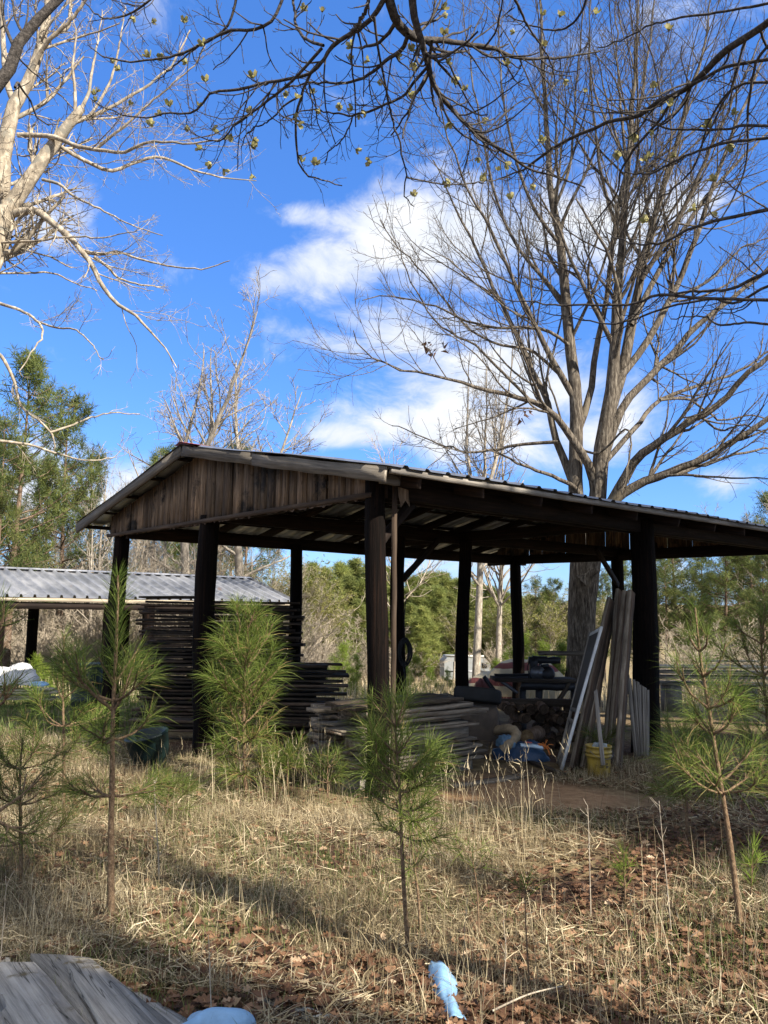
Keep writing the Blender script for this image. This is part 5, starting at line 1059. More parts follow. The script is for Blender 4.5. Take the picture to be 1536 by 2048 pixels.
# shade trees behind the photographer, out of view, that throw the foreground shade
t, c = pine_mesh(31, 17., .36, .18, 120, 60, 9, .75, conic=.45); K_shade = Kind('shade_pine', t, c, M_pinebark, M_pine, 17.)
t, c = pine_mesh(32, 15., .28, .19, 120, 60, 9, .75, conic=.45); K_shade2 = Kind('shade_pine', t, c, M_pinebark, M_pine, 15.)
t, c = pine_mesh(33, 15., .3, .2, 60, 26, 8, .5, conic=.45); K_open = Kind('shade_pine', t, c, M_pinebark, M_pine, 15.)
t, c, _ = bare_mesh(34, 15., 'fork', twig=.02, dens=1.2); K_thin = Kind('bare_tree', t, c, M_bare, M_bare, 15., 'branches')
SUN_AZ, SUN_EL = math.radians(130), math.radians(37)
ux, uy = math.sin(SUN_AZ), math.cos(SUN_AZ); qx, qy = -uy, ux
for k, (p, q, h, kd) in enumerate([(9.5, 9.6, 16.5, K_shade), (12.5, 11.6, 18.5, K_shade), (11., 13.4, 17, K_shade), (16, 9.9, 20.5, K_shade), (10.5, 19.6, 19.5, K_shade), (14, 21.2, 21, K_shade), (10, 2.45, 14, K_open), (8, 1., 13., K_thin), (11, 1.9, 16, K_thin)]):
    x, y = ux*p+qx*q, uy*p+qy*q
    kd.place((x, y, tz1(x, y)), h, 'tall tree out of view to the right behind the viewer', 'shade trees behind the viewer', .32 if kd is K_open else .8 if kd is K_thin else 1.)

# ================================================================== PINE SAPLINGS
def needles(acc, base, axis, L_, droop, ang0, ang1, width, r, tint):
    n = len(base); q = nrm(np.cross(axis, r.normal(0, 1, (n, 3)))); a = np.radians(r.uniform(ang0, ang1, n))[:, None]; d = nrm(axis*np.cos(a)+q*np.sin(a)); L2 = (L_*r.uniform(.75, 1.15, n))[:, None]
    s = nrm(np.cross(d, r.normal(0, 1, (n, 3))))*width; g = np.array([0, 0, -1.])*droop[:, None] if hasattr(droop, '__len__') else np.array([0, 0, -droop])
    m = base+d*L2*.5+g*L2*.22; e = base+d*L2*.95+g*L2*.85
    V = np.stack([base-s, base+s, m+s*.85, m-s*.85, e], 1); i = np.arange(n)*5
    acc.add(V.reshape(-1, 3), np.stack([i, i+1, i+2, i+3], -1), np.stack([i+3, i+2, i+4], -1), tq=tint, tt=tint)
def sapling(trunk_pts, r0, whorls, label, seed, mat=M_needle, nl=.2, dens=520, leader=.45, width=.0014, bare_to=0., cat='sapling', name='pine_sapling', nd=.25, tip_up=.25, ldens=1.3):
    """whorls: (fraction up the trunk, number of branches, length, rise)"""
    global rng
    r = np.random.default_rng(seed); keep = rng; rng = r
    base = np.array(trunk_pts[0], float); tp = resample(np.array(trunk_pts, float), 24)-base; K = 24; H = np.linalg.norm(np.diff(tp, axis=0), axis=1).sum()
    o = empty(name, tuple(base), 0, label, cat); st = Acc(); fo = Acc()
    dens *= .4; width *= 1.; nl *= 1.15
    rad = r0*np.linspace(1, .3, K); tubes(st, tp, rad, 8, rough=.06)
    def along(pts, t):
        x = t*(len(pts)-1); i = np.clip(x.astype(int), 0, len(pts)-2); f = (x-i)[:, None]; return pts[i]*(1-f)+pts[i+1]*f, nrm(pts[i+1]-pts[i])
    n = int(dens*ldens*leader*H); t = 1-leader*r.uniform(0, 1, n)**1.0; b, ax = along(tp, t); ax = nrm(ax+[0, 0, .3])
    needles(fo, b, ax, np.full(n, nl)*np.where(t > .93, .75, 1), np.full(n, nd)*(1.2-t), 18, 55, width, r, np.clip(r.normal(.45, .16, n), 0, 1))
    for (f, m, L_, rise) in whorls:
        c0, _ = along(tp, np.array([f])); az0 = r.uniform(0, 6.28)
        for k in range(m):
            az = az0+k*2*np.pi/m+r.uniform(-.35, .35); d = np.array([[math.cos(az), math.sin(az), rise]]); B = grow(c0, d+np.array([[0, 0, r.uniform(-.25, .2)]]), np.array([L_*r.uniform(.5, 1.25)]), 12, .09, (0, 0, tip_up*.35)); tubes(st, B, (r0*.45*np.linspace(1, .4, 12))[None], 6)
            subs = [B[0]]
            if L_ > .28:
                for sgn in (-1, 1):
                    s0, ax0 = along(B[0], np.array([r.uniform(.4, .65)])); side = np.cross(ax0[0], [0, 0, 1.]); S2 = grow(s0, (ax0+side*sgn*.8), np.array([L_*r.uniform(.35, .5)]), 8, .06, (0, 0, .06)); tubes(st, S2, (r0*.3*np.linspace(1, .5, 8))[None], 5); subs.append(S2[0])
            for si, br in enumerate(subs):
                bl = np.linalg.norm(np.diff(br, axis=0), axis=1).sum(); n = int(dens*bl*(.95 if si == 0 else 1.)); t = 1-r.uniform(0, 1, n)**1.25*(.78 if si == 0 else .95); b, ax = along(br, t)
                needles(fo, b, ax, np.full(n, nl)*np.where(t > .9, .85, 1), np.full(n, nd)*r.uniform(.2, 2.0, n), 12, 60, width, r, np.clip(r.normal(.5, .2, n)+(r.uniform(0, 1, n) < (.14 if f < .5 else .04))*.5, 0, 1))
    rng = keep
    link('stem', st.mesh('stem', M_sapbark, True), o); link('needles', fo.mesh('needles', mat, False), o); return o
def stem_px(pts, Y, dY=0.):
    n = len(pts); q = [P(u, v, Y+dY*i/(n-1)) for i, (u, v) in enumerate(pts)]; q[0][2] = tz1(q[0][0], q[0][1])-.02; return q
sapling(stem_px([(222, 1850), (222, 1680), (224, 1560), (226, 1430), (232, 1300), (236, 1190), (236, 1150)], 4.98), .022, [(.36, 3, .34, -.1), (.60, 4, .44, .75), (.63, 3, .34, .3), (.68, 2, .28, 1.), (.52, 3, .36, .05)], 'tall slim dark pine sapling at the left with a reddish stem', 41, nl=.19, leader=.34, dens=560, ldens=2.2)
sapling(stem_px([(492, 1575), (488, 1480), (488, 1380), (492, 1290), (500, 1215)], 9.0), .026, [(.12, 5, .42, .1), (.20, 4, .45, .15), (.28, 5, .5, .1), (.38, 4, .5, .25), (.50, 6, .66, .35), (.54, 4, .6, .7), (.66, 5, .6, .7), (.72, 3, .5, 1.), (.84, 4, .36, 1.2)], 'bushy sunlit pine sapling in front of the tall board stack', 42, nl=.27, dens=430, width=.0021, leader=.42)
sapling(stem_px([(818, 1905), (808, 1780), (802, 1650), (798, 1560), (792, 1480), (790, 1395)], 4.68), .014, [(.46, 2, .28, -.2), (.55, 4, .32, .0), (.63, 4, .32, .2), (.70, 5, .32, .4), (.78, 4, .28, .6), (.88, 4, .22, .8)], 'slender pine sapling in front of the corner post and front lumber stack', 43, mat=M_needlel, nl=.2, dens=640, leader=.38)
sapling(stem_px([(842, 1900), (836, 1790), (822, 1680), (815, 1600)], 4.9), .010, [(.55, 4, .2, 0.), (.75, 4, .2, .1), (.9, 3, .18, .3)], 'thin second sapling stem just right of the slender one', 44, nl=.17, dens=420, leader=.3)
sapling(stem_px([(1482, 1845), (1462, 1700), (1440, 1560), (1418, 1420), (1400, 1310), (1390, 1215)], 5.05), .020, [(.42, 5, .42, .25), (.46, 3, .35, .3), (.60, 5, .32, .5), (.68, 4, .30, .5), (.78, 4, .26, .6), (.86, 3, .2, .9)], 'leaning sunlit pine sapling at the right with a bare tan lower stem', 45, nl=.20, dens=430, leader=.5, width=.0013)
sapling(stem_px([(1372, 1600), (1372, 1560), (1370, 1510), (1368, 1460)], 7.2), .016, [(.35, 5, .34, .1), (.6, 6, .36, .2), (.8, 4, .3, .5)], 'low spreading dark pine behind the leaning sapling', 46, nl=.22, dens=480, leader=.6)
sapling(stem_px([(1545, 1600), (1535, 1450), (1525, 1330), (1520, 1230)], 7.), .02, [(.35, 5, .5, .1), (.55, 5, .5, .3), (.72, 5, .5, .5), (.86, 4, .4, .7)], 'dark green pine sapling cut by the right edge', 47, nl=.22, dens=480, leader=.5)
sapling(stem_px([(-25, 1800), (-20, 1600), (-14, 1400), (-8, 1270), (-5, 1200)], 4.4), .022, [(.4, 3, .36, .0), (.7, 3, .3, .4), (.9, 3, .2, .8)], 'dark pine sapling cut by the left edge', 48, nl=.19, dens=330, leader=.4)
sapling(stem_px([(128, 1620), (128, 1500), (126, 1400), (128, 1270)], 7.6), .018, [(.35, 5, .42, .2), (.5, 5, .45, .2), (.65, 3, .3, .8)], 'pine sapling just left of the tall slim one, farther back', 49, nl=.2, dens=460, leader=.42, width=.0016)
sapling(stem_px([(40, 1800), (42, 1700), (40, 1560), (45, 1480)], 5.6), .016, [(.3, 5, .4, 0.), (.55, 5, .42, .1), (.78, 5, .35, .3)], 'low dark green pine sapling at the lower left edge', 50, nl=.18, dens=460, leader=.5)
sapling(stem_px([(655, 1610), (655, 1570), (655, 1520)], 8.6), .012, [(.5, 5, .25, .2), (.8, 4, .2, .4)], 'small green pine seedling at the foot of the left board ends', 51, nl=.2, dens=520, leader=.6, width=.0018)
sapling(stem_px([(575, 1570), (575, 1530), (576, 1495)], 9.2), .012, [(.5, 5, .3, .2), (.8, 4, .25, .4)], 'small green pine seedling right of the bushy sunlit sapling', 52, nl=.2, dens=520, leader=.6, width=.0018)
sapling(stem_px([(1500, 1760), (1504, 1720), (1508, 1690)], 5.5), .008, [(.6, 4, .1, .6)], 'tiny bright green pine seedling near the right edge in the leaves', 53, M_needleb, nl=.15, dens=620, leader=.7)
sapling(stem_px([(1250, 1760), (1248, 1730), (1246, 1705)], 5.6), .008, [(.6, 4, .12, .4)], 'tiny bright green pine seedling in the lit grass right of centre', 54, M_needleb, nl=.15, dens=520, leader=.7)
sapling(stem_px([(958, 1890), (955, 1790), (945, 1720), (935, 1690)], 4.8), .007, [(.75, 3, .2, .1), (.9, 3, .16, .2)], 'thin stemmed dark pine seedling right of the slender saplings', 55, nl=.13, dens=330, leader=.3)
sapling(stem_px([(1060, 1995), (1052, 1860), (1050, 1780), (1052, 1760)], 4.2), .006, [(.88, 4, .1, .3)], 'thin dark pine seedling low right of centre in front', 56, nl=.12, dens=280, leader=.2)
sapling(stem_px([(1200, 1545), (1200, 1520), (1202, 1470)], 10.9), .012, [(.4, 5, .3, .2), (.7, 4, .3, .5)], 'small pine growing behind the yellow bucket', 57, nl=.22, dens=420, leader=.6, width=.0018)
sapling(stem_px([(330, 1640), (335, 1600), (340, 1560)], 7.6), .012, [(.4, 5, .3, .1), (.7, 5, .3, .2)], 'low green pine seedling right of the tall slim sapling stem', 58, nl=.2, dens=380, leader=.6, width=.0016)

# ================================================================== GRASS AND LEAVES
def wedge(n, y0, y1, pw=1.):
    y = y0+(y1-y0)*rng.uniform(0, 1, n)**pw; x = rng.uniform(-1, 1, n)*(y*.52+.8); return x, y
def n2(x, y, s, o=0.):
    return .5+.25*(np.sin(x*s+o+1.7*np.sin(y*s*.63+o))+np.sin(y*s*1.17+o*2+1.3*np.sin(x*s*.71)))
def shed_inside(x, y):
    a = (x-CC[0])*d2[0]+(y-CC[1])*d2[1]; b = (x-CC[0])*d1[0]+(y-CC[1])*d1[1]; return (a > -.1) & (b > -.2) & (b < 6.9) & (a < 10)
def blades(name, x, y, h, w, lean, mat, label, tint, segs=3, kind='stuff', cat='grass', head=False):
    n = len(x); z = tz(x, y); az = rng.uniform(0, 2*np.pi, n); D = np.stack([np.cos(az), np.sin(az), 0*az], -1); s = np.stack([-np.sin(az+.6*rng.normal(0, 1, n)), np.cos(az), 0*az], -1)
    s = nrm(s)*(w/2)[:, None]; b = np.stack([x, y, z-.01], -1); V = []
    for k in range(segs+1):
        f = k/segs; c = b+D*(lean*h*f**1.8)[:, None]+np.array([0, 0, 1.])*(h*(f-.35*lean*f**2.2))[:, None]
        if k < segs: V += [c-s*(1-.55*f), c+s*(1-.55*f)]
        else: V.append(c)
    m = 2*segs+1; V = np.stack(V, 1); i = np.arange(n)*m
    Q = np.concatenate([np.stack([i+2*k, i+2*k+1, i+2*k+3, i+2*k+2], -1) for k in range(segs-1)]); T = np.stack([i+2*segs-2, i+2*segs-1, i+2*segs], -1)
    o = link(name, build(name, V.reshape(-1, 3), Q, T, mat, np.concatenate([np.tile(tint, segs-1), tint]), False)); tag(o, label, cat, kind=kind); return V
CLR = [(G(880, 1960), .11), (G(892, 2010), .09), (G(905, 2045), .09), (G(420, 2046), .2), (G(500, 2030), .12), (G(520, 2010), .12), (G(600, 2030), .12), (P(120, 1990, 3.6), .5), (P(250, 2020, 3.5), .5), (P(20, 1990, 3.6), .5), (P(350, 2045, 3.45), .3), (P(-100, 1990, 3.6), .5)]
def clear_(x, y):
    m = np.zeros(len(x), bool)
    for c, r in CLR: m |= (x-c[0])**2+(y-c[1])**2 < r*r
    return m
# short matted dry grass
x, y = wedge(270000, 2.9, 13.5, 1.25)
dirt = ((x-1.7)**2*.45+(y-8.9)**2 < 1.1) & (x > .2)
leafy_zone = (x > .25*y-.5) & (y < 9.5)
keep = (n2(x, y, 2.3)+.5*(n2(x, y, 9., 2.)-.5)+rng.normal(0, .13, len(x)) > np.where(leafy_zone, .66, .36)) & ~shed_inside(x, y) & (~dirt | (rng.uniform(0, 1, len(x)) < .06)) & ~clear_(x, y)
rt = leafy_zone & (y > 7.0) & (y < 9.8); keep &= ~(rt & (rng.uniform(0, 1, len(x)) < .8))
x, y = x[keep], y[keep]; n = len(x); tuft = n2(x, y, 4.1, 1.)
h = rng.uniform(.05, .15, n)*(.55+.9*tuft); h *= np.where(rng.uniform(0, 1, n) < .12, 1.8, 1.)
blades('dry_grass', x, y, h, rng.uniform(.0022, .0048, n), np.abs(rng.normal(.5, .9, n)).clip(.1, 2.2), M_dry, 'matted short dry tan grass covering the ground', np.clip(rng.normal(.46, .27, n)*(.6+.8*n2(x, y, 1.7, 3.)), 0, 1))
# flattened dead straw lying over everything
x, y = wedge(110000, 2.9, 12.5, 1.25); keep = (n2(x, y, 2.7, 5.)+.4*(n2(x, y, 8., 1.)-.5)+rng.normal(0, .15, len(x)) > np.where((x > .22*y-.6), .55, .40)) & ~shed_inside(x, y) & ~((x-1.7)**2*.45+(y-8.9)**2 < .8) & ~clear_(x, y); x, y = x[keep], y[keep]; n = len(x)
def straw(x, y):
    n = len(x); az = rng.uniform(0, 6.28, n); el = rng.normal(.08, .22, n); L_ = rng.uniform(.05, .2, n); w = rng.uniform(.0012, .0028, n); d = np.stack([np.cos(az)*np.cos(el), np.sin(az)*np.cos(el), np.sin(el)], -1)*L_[:, None]
    sd = np.stack([-np.sin(az), np.cos(az), rng.normal(0, .5, n)], -1)*w[:, None]; b = np.stack([x, y, tz(x, y)+rng.uniform(.005, .055, n)], -1); bend = rng.normal(0, .18, (n, 3))*L_[:, None]
    V = np.stack([b-sd, b+sd, b+d*.5+bend*.5+sd, b+d*.5+bend*.5-sd, b+d+bend*.2], 1); i = np.arange(n)*5; t = np.clip(rng.normal(.5, .27, n), 0, 1)
    tag(link('dead_straw', build('dead_straw', V.reshape(-1, 3), np.stack([i, i+1, i+2, i+3], -1), np.stack([i+3, i+2, i+4], -1), M_dry, np.concatenate([t, t]), False)), 'flattened pale dead straw matted over the ground', 'straw', kind='stuff')
straw(x, y)
# green grass tufts
x, y = wedge(90000, 3., 13., 1.1); keep = (n2(x, y, 1.9, 4.)+rng.normal(0, .14, len(x)) > np.where(x < .1*y-.6, .50, .62)) & ~shed_inside(x, y) & ~((x-1.7)**2*.45+(y-8.9)**2 < 1.); x, y = x[keep], y[keep]; n = len(x)
blades('green_grass', x, y, rng.uniform(.05, .16, n), rng.uniform(.002, .004, n), rng.uniform(.15, .9, n), M_green, 'patches of short green grass between the dry grass', rng.uniform(0, 1, n))
# medium dry stems
x, y = wedge(6500, 3.3, 12.5, 1.); keep = ~shed_inside(x, y) & (n2(x, y, 1.5, 6.)+rng.normal(0, .1, len(x)) > .5) & ~((x > .3) & (y > 7.2) & (rng.uniform(0, 1, len(x)) < .75)); x, y = x[keep], y[keep]; n = len(x)
blades('dry_stems', x, y, rng.uniform(.18, .45, n), rng.uniform(.002, .0035, n), rng.uniform(.05, .5, n), M_dry, 'thin upright dry stems scattered through the grass', np.clip(rng.normal(.5, .2, n), 0, 1), 4)
# tall bluestem clumps
def tall(cl, name, label):
    X, Y, Hh = [], [], []
    for (u, v, m, sp, hh) in cl:
        g = G(u, v); X.append(g[0]+rng.normal(0, sp, m)); Y.append(g[1]+rng.normal(0, sp*.7, m)); Hh.append(rng.uniform(.6, 1.1, m)*hh)
    X, Y, Hh = map(np.concatenate, (X, Y, Hh)); n = len(X); V = blades(name, X, Y, Hh, rng.uniform(.0028, .0046, n), rng.uniform(.0, .42, n), M_dry, label, np.clip(rng.normal(.74, .17, n), 0, 1), 6)
    # feathery seed heads and side blades
    a = Acc(); tip = V[:, -1]; sub = V[:, [8, 10]].reshape(-1, 3)
    c = np.concatenate([tip-[0, 0, .02], tip-[0, 0, .07], tip-[0, 0, .12]]); d = nrm(rng.normal(0, .35, (len(c), 3))+[0, 0, 1]); s = nrm(np.cross(d, rng.normal(0, 1, (len(c), 3))))*.004; L_ = rng.uniform(.04, .1, len(c))[:, None]
    VV = np.stack([c-s*.3, c+s, c+d*L_], 1); a.add(VV.reshape(-1, 3), None, np.arange(len(c)*3).reshape(-1, 3), tt=rng.uniform(.5, 1, len(c)))
    c = sub[rng.integers(0, len(sub), n)]; d = nrm(rng.normal(0, .6, (len(c), 3))+[0, 0, .5]); s = nrm(np.cross(d, rng.normal(0, 1, (len(c), 3))))*.0014; L_ = rng.uniform(.06, .16, len(c))[:, None]
    VV = np.stack([c-s, c+s, c+d*L_*.5+s, c+d*L_*.5-s, c+d*L_-[0, 0, .04]], 1); i = np.arange(len(c))*5; tt = rng.uniform(.3, .9, len(c)); a.add(VV.reshape(-1, 3), np.stack([i, i+1, i+2, i+3], -1), np.stack([i+3, i+2, i+4], -1), tq=tt, tt=tt)
    tag(link(name+'_heads', a.mesh(name+'_heads', M_dry)), label.replace('clumps', 'seed heads').replace('stalks', 'seed heads'), 'grass', kind='stuff')
tall([(410, 1600, 9, .3, .62), (460, 1590, 11, .25, .8), (545, 1600, 20, .22, .66), (600, 1590, 24, .22, .7), (632, 1580, 16, .15, .76), (500, 1570, 8, .25, .75), (700, 1640, 8, .4, .5), (350, 1650, 9, .4, .5), (640, 1700, 8, .5, .4)], 'tall_grass', 'tall tan grass stalks in front of the board stacks')
tall([(870, 1680, 6, .15, .75), (930, 1690, 6, .14, .8), (960, 1700, 8, .14, .9), (1030, 1680, 8, .12, .8), (1075, 1680, 10, .12, .85), (1055, 1690, 5, .2, .7), (905, 1660, 5, .15, .6), (1180, 1850, 4, .3, .5), (1250, 1900, 4, .3, .5), (1140, 1950, 4, .3, .4), (880, 1640, 8, .25, .5)], 'tall_broomsedge', 'tall tan grass stalks in front of the bare clay patch')
# tall field grass beyond the shed
x = rng.uniform(-9, 16, 9000); y = rng.uniform(19, 32, 9000); keep = ~shed_inside(x, y); x, y = x[keep], y[keep]; n = len(x)
blades('field_grass', x, y, rng.uniform(.25, .8, n), rng.uniform(.010, .02, n), rng.uniform(.05, .5, n), M_dry, 'sunlit tall tan field grass beyond the shed', np.clip(rng.normal(.7, .15, n), 0, 1), 3)
x = rng.uniform(-11, 2, 26000); y = rng.uniform(12.5, 26, 26000); keep = ~shed_inside(x, y) & (x < -.3*y+1.5); x, y = x[keep], y[keep]; n = len(x)
blades('field_turf', x, y, rng.uniform(.1, .35, n), rng.uniform(.008, .016, n), rng.uniform(.2, .9, n), M_green, 'green grass in front of the low shed', rng.uniform(.3, 1, n), 3)
# fallen oak leaves
def leaves(x, y, size, label, name):
    n = len(x); out = [(0, 0), (.18, .10), (.30, .24), (.38, .12), (.55, .30), (.63, .13), (.80, .22), (.88, .09), (1., .0)]
    up = np.array([(a, b) for a, b in out]); V2 = np.concatenate([up, up[1:-1][:, :]*[1, -1], np.stack([np.linspace(.18, .88, 4), np.zeros(4)], -1)]); m = len(V2); fold = rng.uniform(-.3, .9, n); curl = rng.uniform(-.5, 1., n)
    L3 = np.stack([np.broadcast_to(V2[:, 0]-.5, (n, m)), np.broadcast_to(V2[:, 1], (n, m)), fold[:, None]*np.abs(V2[:, 1])[None]+curl[:, None]*((V2[:, 0]-.5)**2)[None]*.9], -1)*size[:, None, None]
    L3 = L3+rng.normal(0, .02, L3.shape)*size[:, None, None]
    az = rng.uniform(0, 6.28, n); tl = rng.normal(0, .45, n); ca, sa, ct, s_ = np.cos(az)[:, None], np.sin(az)[:, None], np.cos(tl)[:, None], np.sin(tl)[:, None]
    X, Yy, Z = L3[..., 0], L3[..., 1], L3[..., 2]; Y2 = Yy*ct-Z*s_; Z2 = Yy*s_+Z*ct
    W = np.stack([X*ca-Y2*sa+x[:, None], X*sa+Y2*ca+y[:, None], Z2+tz(x, y)[:, None]+rng.uniform(.005, .05, n)[:, None]], -1)
    U = [0, 1, 2, 3, 4, 5, 6, 7, 8]; D = [0]+list(range(9, 16))+[8]; Cc = [0, 16, 16, 17, 17, 18, 18, 19, 8]; T = []
    for E, flip in ((U, 0), (D, 1)):
        for k in range(8):
            for tri in ((Cc[k], E[k], E[k+1]), (Cc[k], E[k+1], Cc[k+1])):
                if len(set(tri)) == 3: T.append(tri[::-1] if flip else tri)
    T = np.array(T); TT = (T[None]+(np.arange(n)*m)[:, None, None]).reshape(-1, 3); tint = np.repeat(np.clip(rng.normal(.42, .22, n), 0, 1), len(T))
    tag(link(name, build(name, W.reshape(-1, 3), None, TT, M_leaf, tint, False)), label, 'leaves', kind='stuff')
x, y = wedge(46000, 3., 11., 1.3); dens = np.where((x > .22*y-.6), .95, .3)+np.where(y < 4.6, .4, 0); keep = (rng.uniform(0, 1, len(x)) < dens*(.4+n2(x, y, 1.6, 8.))) & ~((x-1.7)**2*.45+(y-8.9)**2 < .9) & ~shed_inside(x, y); x, y = x[keep], y[keep]
leaves(x, y, rng.uniform(.03, .085, len(x))*np.where(y < 5.5, 1.15, 1.), 'brown fallen oak leaves scattered over the ground', 'leaf_litter')
# a few dry twigs and weed stems standing in the foreground
def weed(pts, Y, r, label):
    a = Acc(); q = [P(u, v, Y) for u, v in pts]; q[0][2] = min(q[0][2], tz1(q[0][0], q[0][1])); p = resample(q, 14); b = p[0].copy(); tubes(a, p-b, np.linspace(r, r*.5, 14), 6); P1, R1 = children((p-b)[None], np.linspace(r, r*.5, 14)[None], 5, .3, 1, 40, 10, (.08, .2), 6, .1, (0, 0, .05), .6, r*.5, .5, .04, .2); tubes(a, P1, R1, 4)
    o = link('weed_stem', a.mesh('weed_stem', M_brush, True)); o.location = b; tag(o, label, 'weed')
weed([(320, 1800), (316, 1700), (312, 1640), (308, 1560)], 5.6, .006, 'dark dry weed stalk right of the tall slim sapling stem')
weed([(1182, 1850), (1180, 1760), (1178, 1680), (1175, 1610)], 5.2, .004, 'straight pale weed stalk right of the clay patch')
weed([(1345, 1890), (1335, 1780), (1325, 1680), (1318, 1602)], 5., .004, 'pale leaning weed stalk left of the leaning sapling')
weed([(425, 2040), (420, 1960), (418, 1880)], 3.65, .003, 'thin dark stem in front of the blue scrap at the bottom')
weed([(1010, 2010), (1008, 1960), (1012, 1900), (1006, 1840)], 4.05, .003, 'thin dark stem right of the narrow blue scrap')
weed([(2, 1900), (8, 1830), (14, 1770), (30, 1740)], 4.3, .003, 'pale bent stalk at the lower left edge')
a = Acc(); p = resample([G(985, 2046)+[0, 0, .05], (G(985, 2046)+P(1125, 1972, 3.98))/2+[0, 0, .04], P(1125, 1972, 3.98)], 14); tubes(a, p-p[0], np.linspace(.005, .003, 14), 6, cap=True); stk = link('stick', a.mesh('stick', M_brush, True)); stk.location = p[0]
tag(stk, 'straight pale stick lying in the leaves at the bottom', 'stick')

# ================================================================== LIGHT, SKY
sun = bpy.data.lights.new('sun', 'SUN'); so = bpy.data.objects.new('sun', sun); COL.objects.link(so)
sv = Vector((math.sin(SUN_AZ)*math.cos(SUN_EL), math.cos(SUN_AZ)*math.cos(SUN_EL), math.sin(SUN_EL)))
so.rotation_mode = 'QUATERNION'; so.rotation_quaternion = sv.to_track_quat('Z', 'Y'); so.location = sv*60
sun.energy = 5.; sun.angle = math.radians(.53); sun.color = (1., .93, .82)
W = bpy.data.worlds.new('World'); SC.world = W; W.use_nodes = True; nt = W.node_tree; nt.nodes.clear(); L = nt.links
out = nt.nodes.new('ShaderNodeOutputWorld'); bg = nt.nodes.new('ShaderNodeBackground'); L.new(bg.outputs[0], out.inputs[0]); bg.inputs[1].default_value = .083
sky = nt.nodes.new('ShaderNodeTexSky'); sky.sky_type = 'NISHITA'; sky.sun_disc = False; sky.sun_elevation = SUN_EL; sky.sun_rotation = SUN_AZ; sky.air_density = 1.; sky.dust_density = .3; sky.ozone_density = 2.5
tc = nt.nodes.new('ShaderNodeTexCoord'); nv = N_(nt, 'ShaderNodeVectorMath', operation='NORMALIZE'); L.new(tc.outputs['Generated'], nv.inputs[0])
sp = N_(nt, 'ShaderNodeSeparateXYZ'); L.new(nv.outputs[0], sp.inputs[0])
def mth(op, a, b=None, c=None):
    n = N_(nt, 'ShaderNodeMath', operation=op)
    for i, x in enumerate((a, b, c)):
        if x is None: continue
        if hasattr(x, 'links'): L.new(x, n.inputs[i])
        else: n.inputs[i].default_value = x
    return n.outputs[0]
azn = mth('ARCTAN2', sp.outputs[0], sp.outputs[1]); eln = mth('ARCSINE', sp.outputs[2])
mpv = N_(nt, 'ShaderNodeMapping'); mpv.inputs['Scale'].default_value = (1, 1, 1.5); mpv.inputs['Rotation'].default_value = (0, math.radians(-18), 0); L.new(nv.outputs[0], mpv.inputs[0])
wrp = N_(nt, 'ShaderNodeTexNoise', i_Scale=4., i_Detail=3.); L.new(mpv.outputs[0], wrp.inputs['Vector'])
wv = N_(nt, 'ShaderNodeVectorMath', operation='MULTIPLY_ADD'); wv.inputs[1].default_value = (.22, .22, .22); L.new(wrp.outputs['Color'], wv.inputs[0]); L.new(mpv.outputs[0], wv.inputs[2])
noi = N_(nt, 'ShaderNodeTexNoise', i_Scale=5.5, i_Detail=10., i_Roughness=.6); L.new(wv.outputs[0], noi.inputs['Vector'])
noi2 = N_(nt, 'ShaderNodeTexNoise', i_Scale=16., i_Detail=8., i_Roughness=.65); L.new(wv.outputs[0], noi2.inputs['Vector'])
BLOBS = [(560, 545, 60, 40, .8), (650, 525, 110, 60, 1), (600, 432, 80, 30, .8), (710, 450, 80, 40, .8), (800, 465, 120, 80, 1.1), (960, 480, 210, 100, 1.1), (1180, 480, 160, 85, 1), (1360, 420, 110, 60, .8), (850, 660, 140, 60, .9), (680, 690, 70, 26, .7), (1000, 760, 200, 100, 1), (700, 872, 95, 28, .85), (900, 850, 210, 60, .9), (1180, 900, 160, 70, .8), (1470, 965, 90, 40, .8),
         (70, 445, 90, 60, .75), (230, 980, 150, 90, .8), (1180, 70, 280, 80, .6), (1460, 560, 120, 60, .4), (980, 1130, 260, 40, .6), (60, 1000, 150, 60, .6), (-300, 300, 200, 120, .8), (2000, 600, 250, 150, .8), (620, 690, 70, 40, .35), (380, 540, 80, 40, .22), (1700, 1000, 200, 60, .8), (-400, 900, 250, 80, .8)]
acc_ = None
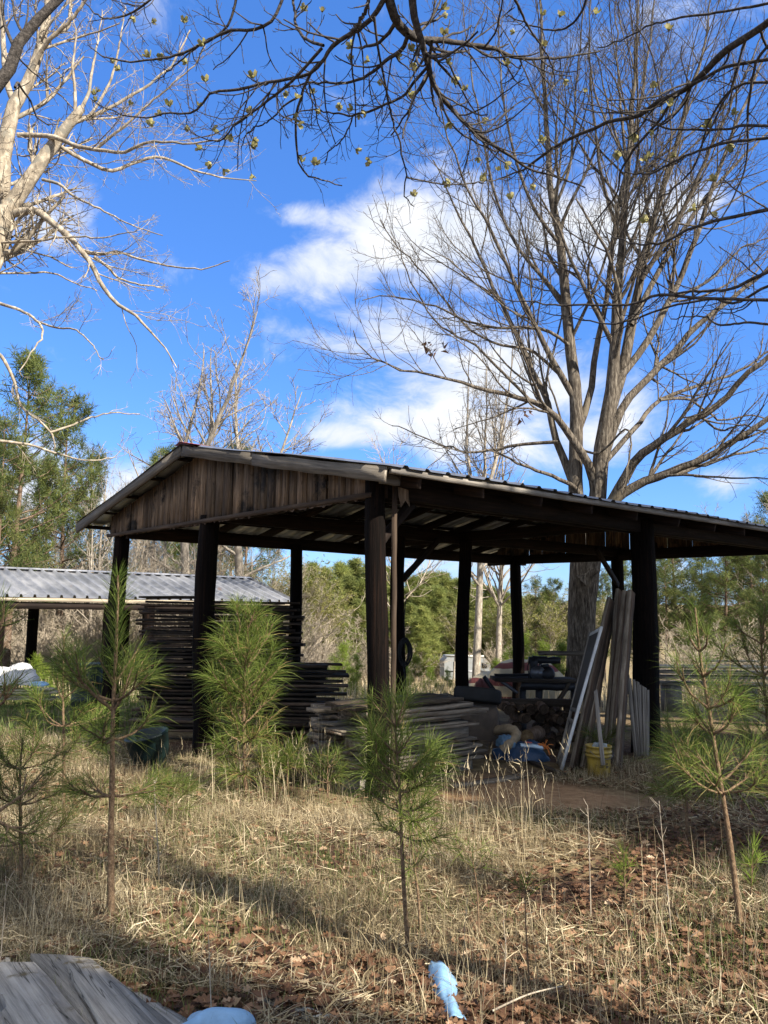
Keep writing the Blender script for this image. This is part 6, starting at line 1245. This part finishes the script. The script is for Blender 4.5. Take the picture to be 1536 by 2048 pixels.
for (u, v, ru, rv, w) in BLOBS:
    d = nrm(cF+(u-768)/FPX*cR+(1024-v)/FPX*cU); a0 = math.atan2(d[0], d[1]); e0 = math.asin(d[2])
    d2_ = nrm(cF+(u+ru-768)/FPX*cR+(1024-v)/FPX*cU); ra = abs(math.atan2(d2_[0], d2_[1])-a0); d3_ = nrm(cF+(u-768)/FPX*cR+(1024-v+rv)/FPX*cU); re = abs(math.asin(d3_[2])-e0)
    x = mth('MULTIPLY', mth('SUBTRACT', azn, a0), 1/ra); y = mth('MULTIPLY', mth('SUBTRACT', eln, e0), 1/re); g = mth('EXPONENT', mth('MULTIPLY', mth('ADD', mth('MULTIPLY', x, x), mth('MULTIPLY', y, y)), -.55)); g = mth('MULTIPLY', g, w)
    acc_ = g if acc_ is None else mth('MAXIMUM', acc_, g)
for (a0, e0, ra, re, w) in ((2.5, .7, .9, .5, 1.25), (-2.5, .7, .9, .5, 1.25), (1.5, .6, .6, .5, 1.), (-1.5, .6, .6, .5, 1.), (0., 1.45, 9., .42, 1.2)):  # unseen clouds added outside the view to whiten and lift the ambient light
    x = mth('MULTIPLY', mth('SUBTRACT', azn, a0), 1/ra); y = mth('MULTIPLY', mth('SUBTRACT', eln, e0), 1/re); g = mth('MULTIPLY', mth('EXPONENT', mth('MULTIPLY', mth('ADD', mth('MULTIPLY', x, x), mth('MULTIPLY', y, y)), -.7)), w); acc_ = mth('MAXIMUM', acc_, g)
dens = mth('ADD', acc_, mth('MULTIPLY', mth('SUBTRACT', noi.outputs[0], .5), 2.3)); dens = mth('ADD', dens, mth('MULTIPLY', mth('SUBTRACT', noi2.outputs[0], .5), .8))
mr = N_(nt, 'ShaderNodeMapRange', interpolation_type='SMOOTHSTEP'); mr.inputs['From Min'].default_value = .28; mr.inputs['From Max'].default_value = 1.0; L.new(dens, mr.inputs['Value'])
cl = ramp(nt, noi.outputs[0], [(.35, (3.6, 4.1, 5.0)), (.62, (5.1, 5.2, 5.4))])
hs = N_(nt, 'ShaderNodeHueSaturation', i_Saturation=1.12); L.new(sky.outputs[0], hs.inputs['Color'])
skyc = mixc(nt, .5, mixc(nt, 1., hs.outputs[0], (.80, 1.04, 1.48), 'MULTIPLY'), (.38, 1.32, 4.0))
L.new(mixc(nt, mr.outputs[0], skyc, cl), bg.inputs[0])
SC.view_settings.view_transform = 'Standard'; SC.view_settings.look = 'None'; SC.view_settings.exposure = 1.3; SC.view_settings.gamma = 1.
SC.cycles.max_bounces = 6; SC.cycles.diffuse_bounces = 3; SC.cycles.glossy_bounces = 2; SC.cycles.transmission_bounces = 3; SC.cycles.transparent_max_bounces = 4
SC.cycles.use_denoising = True
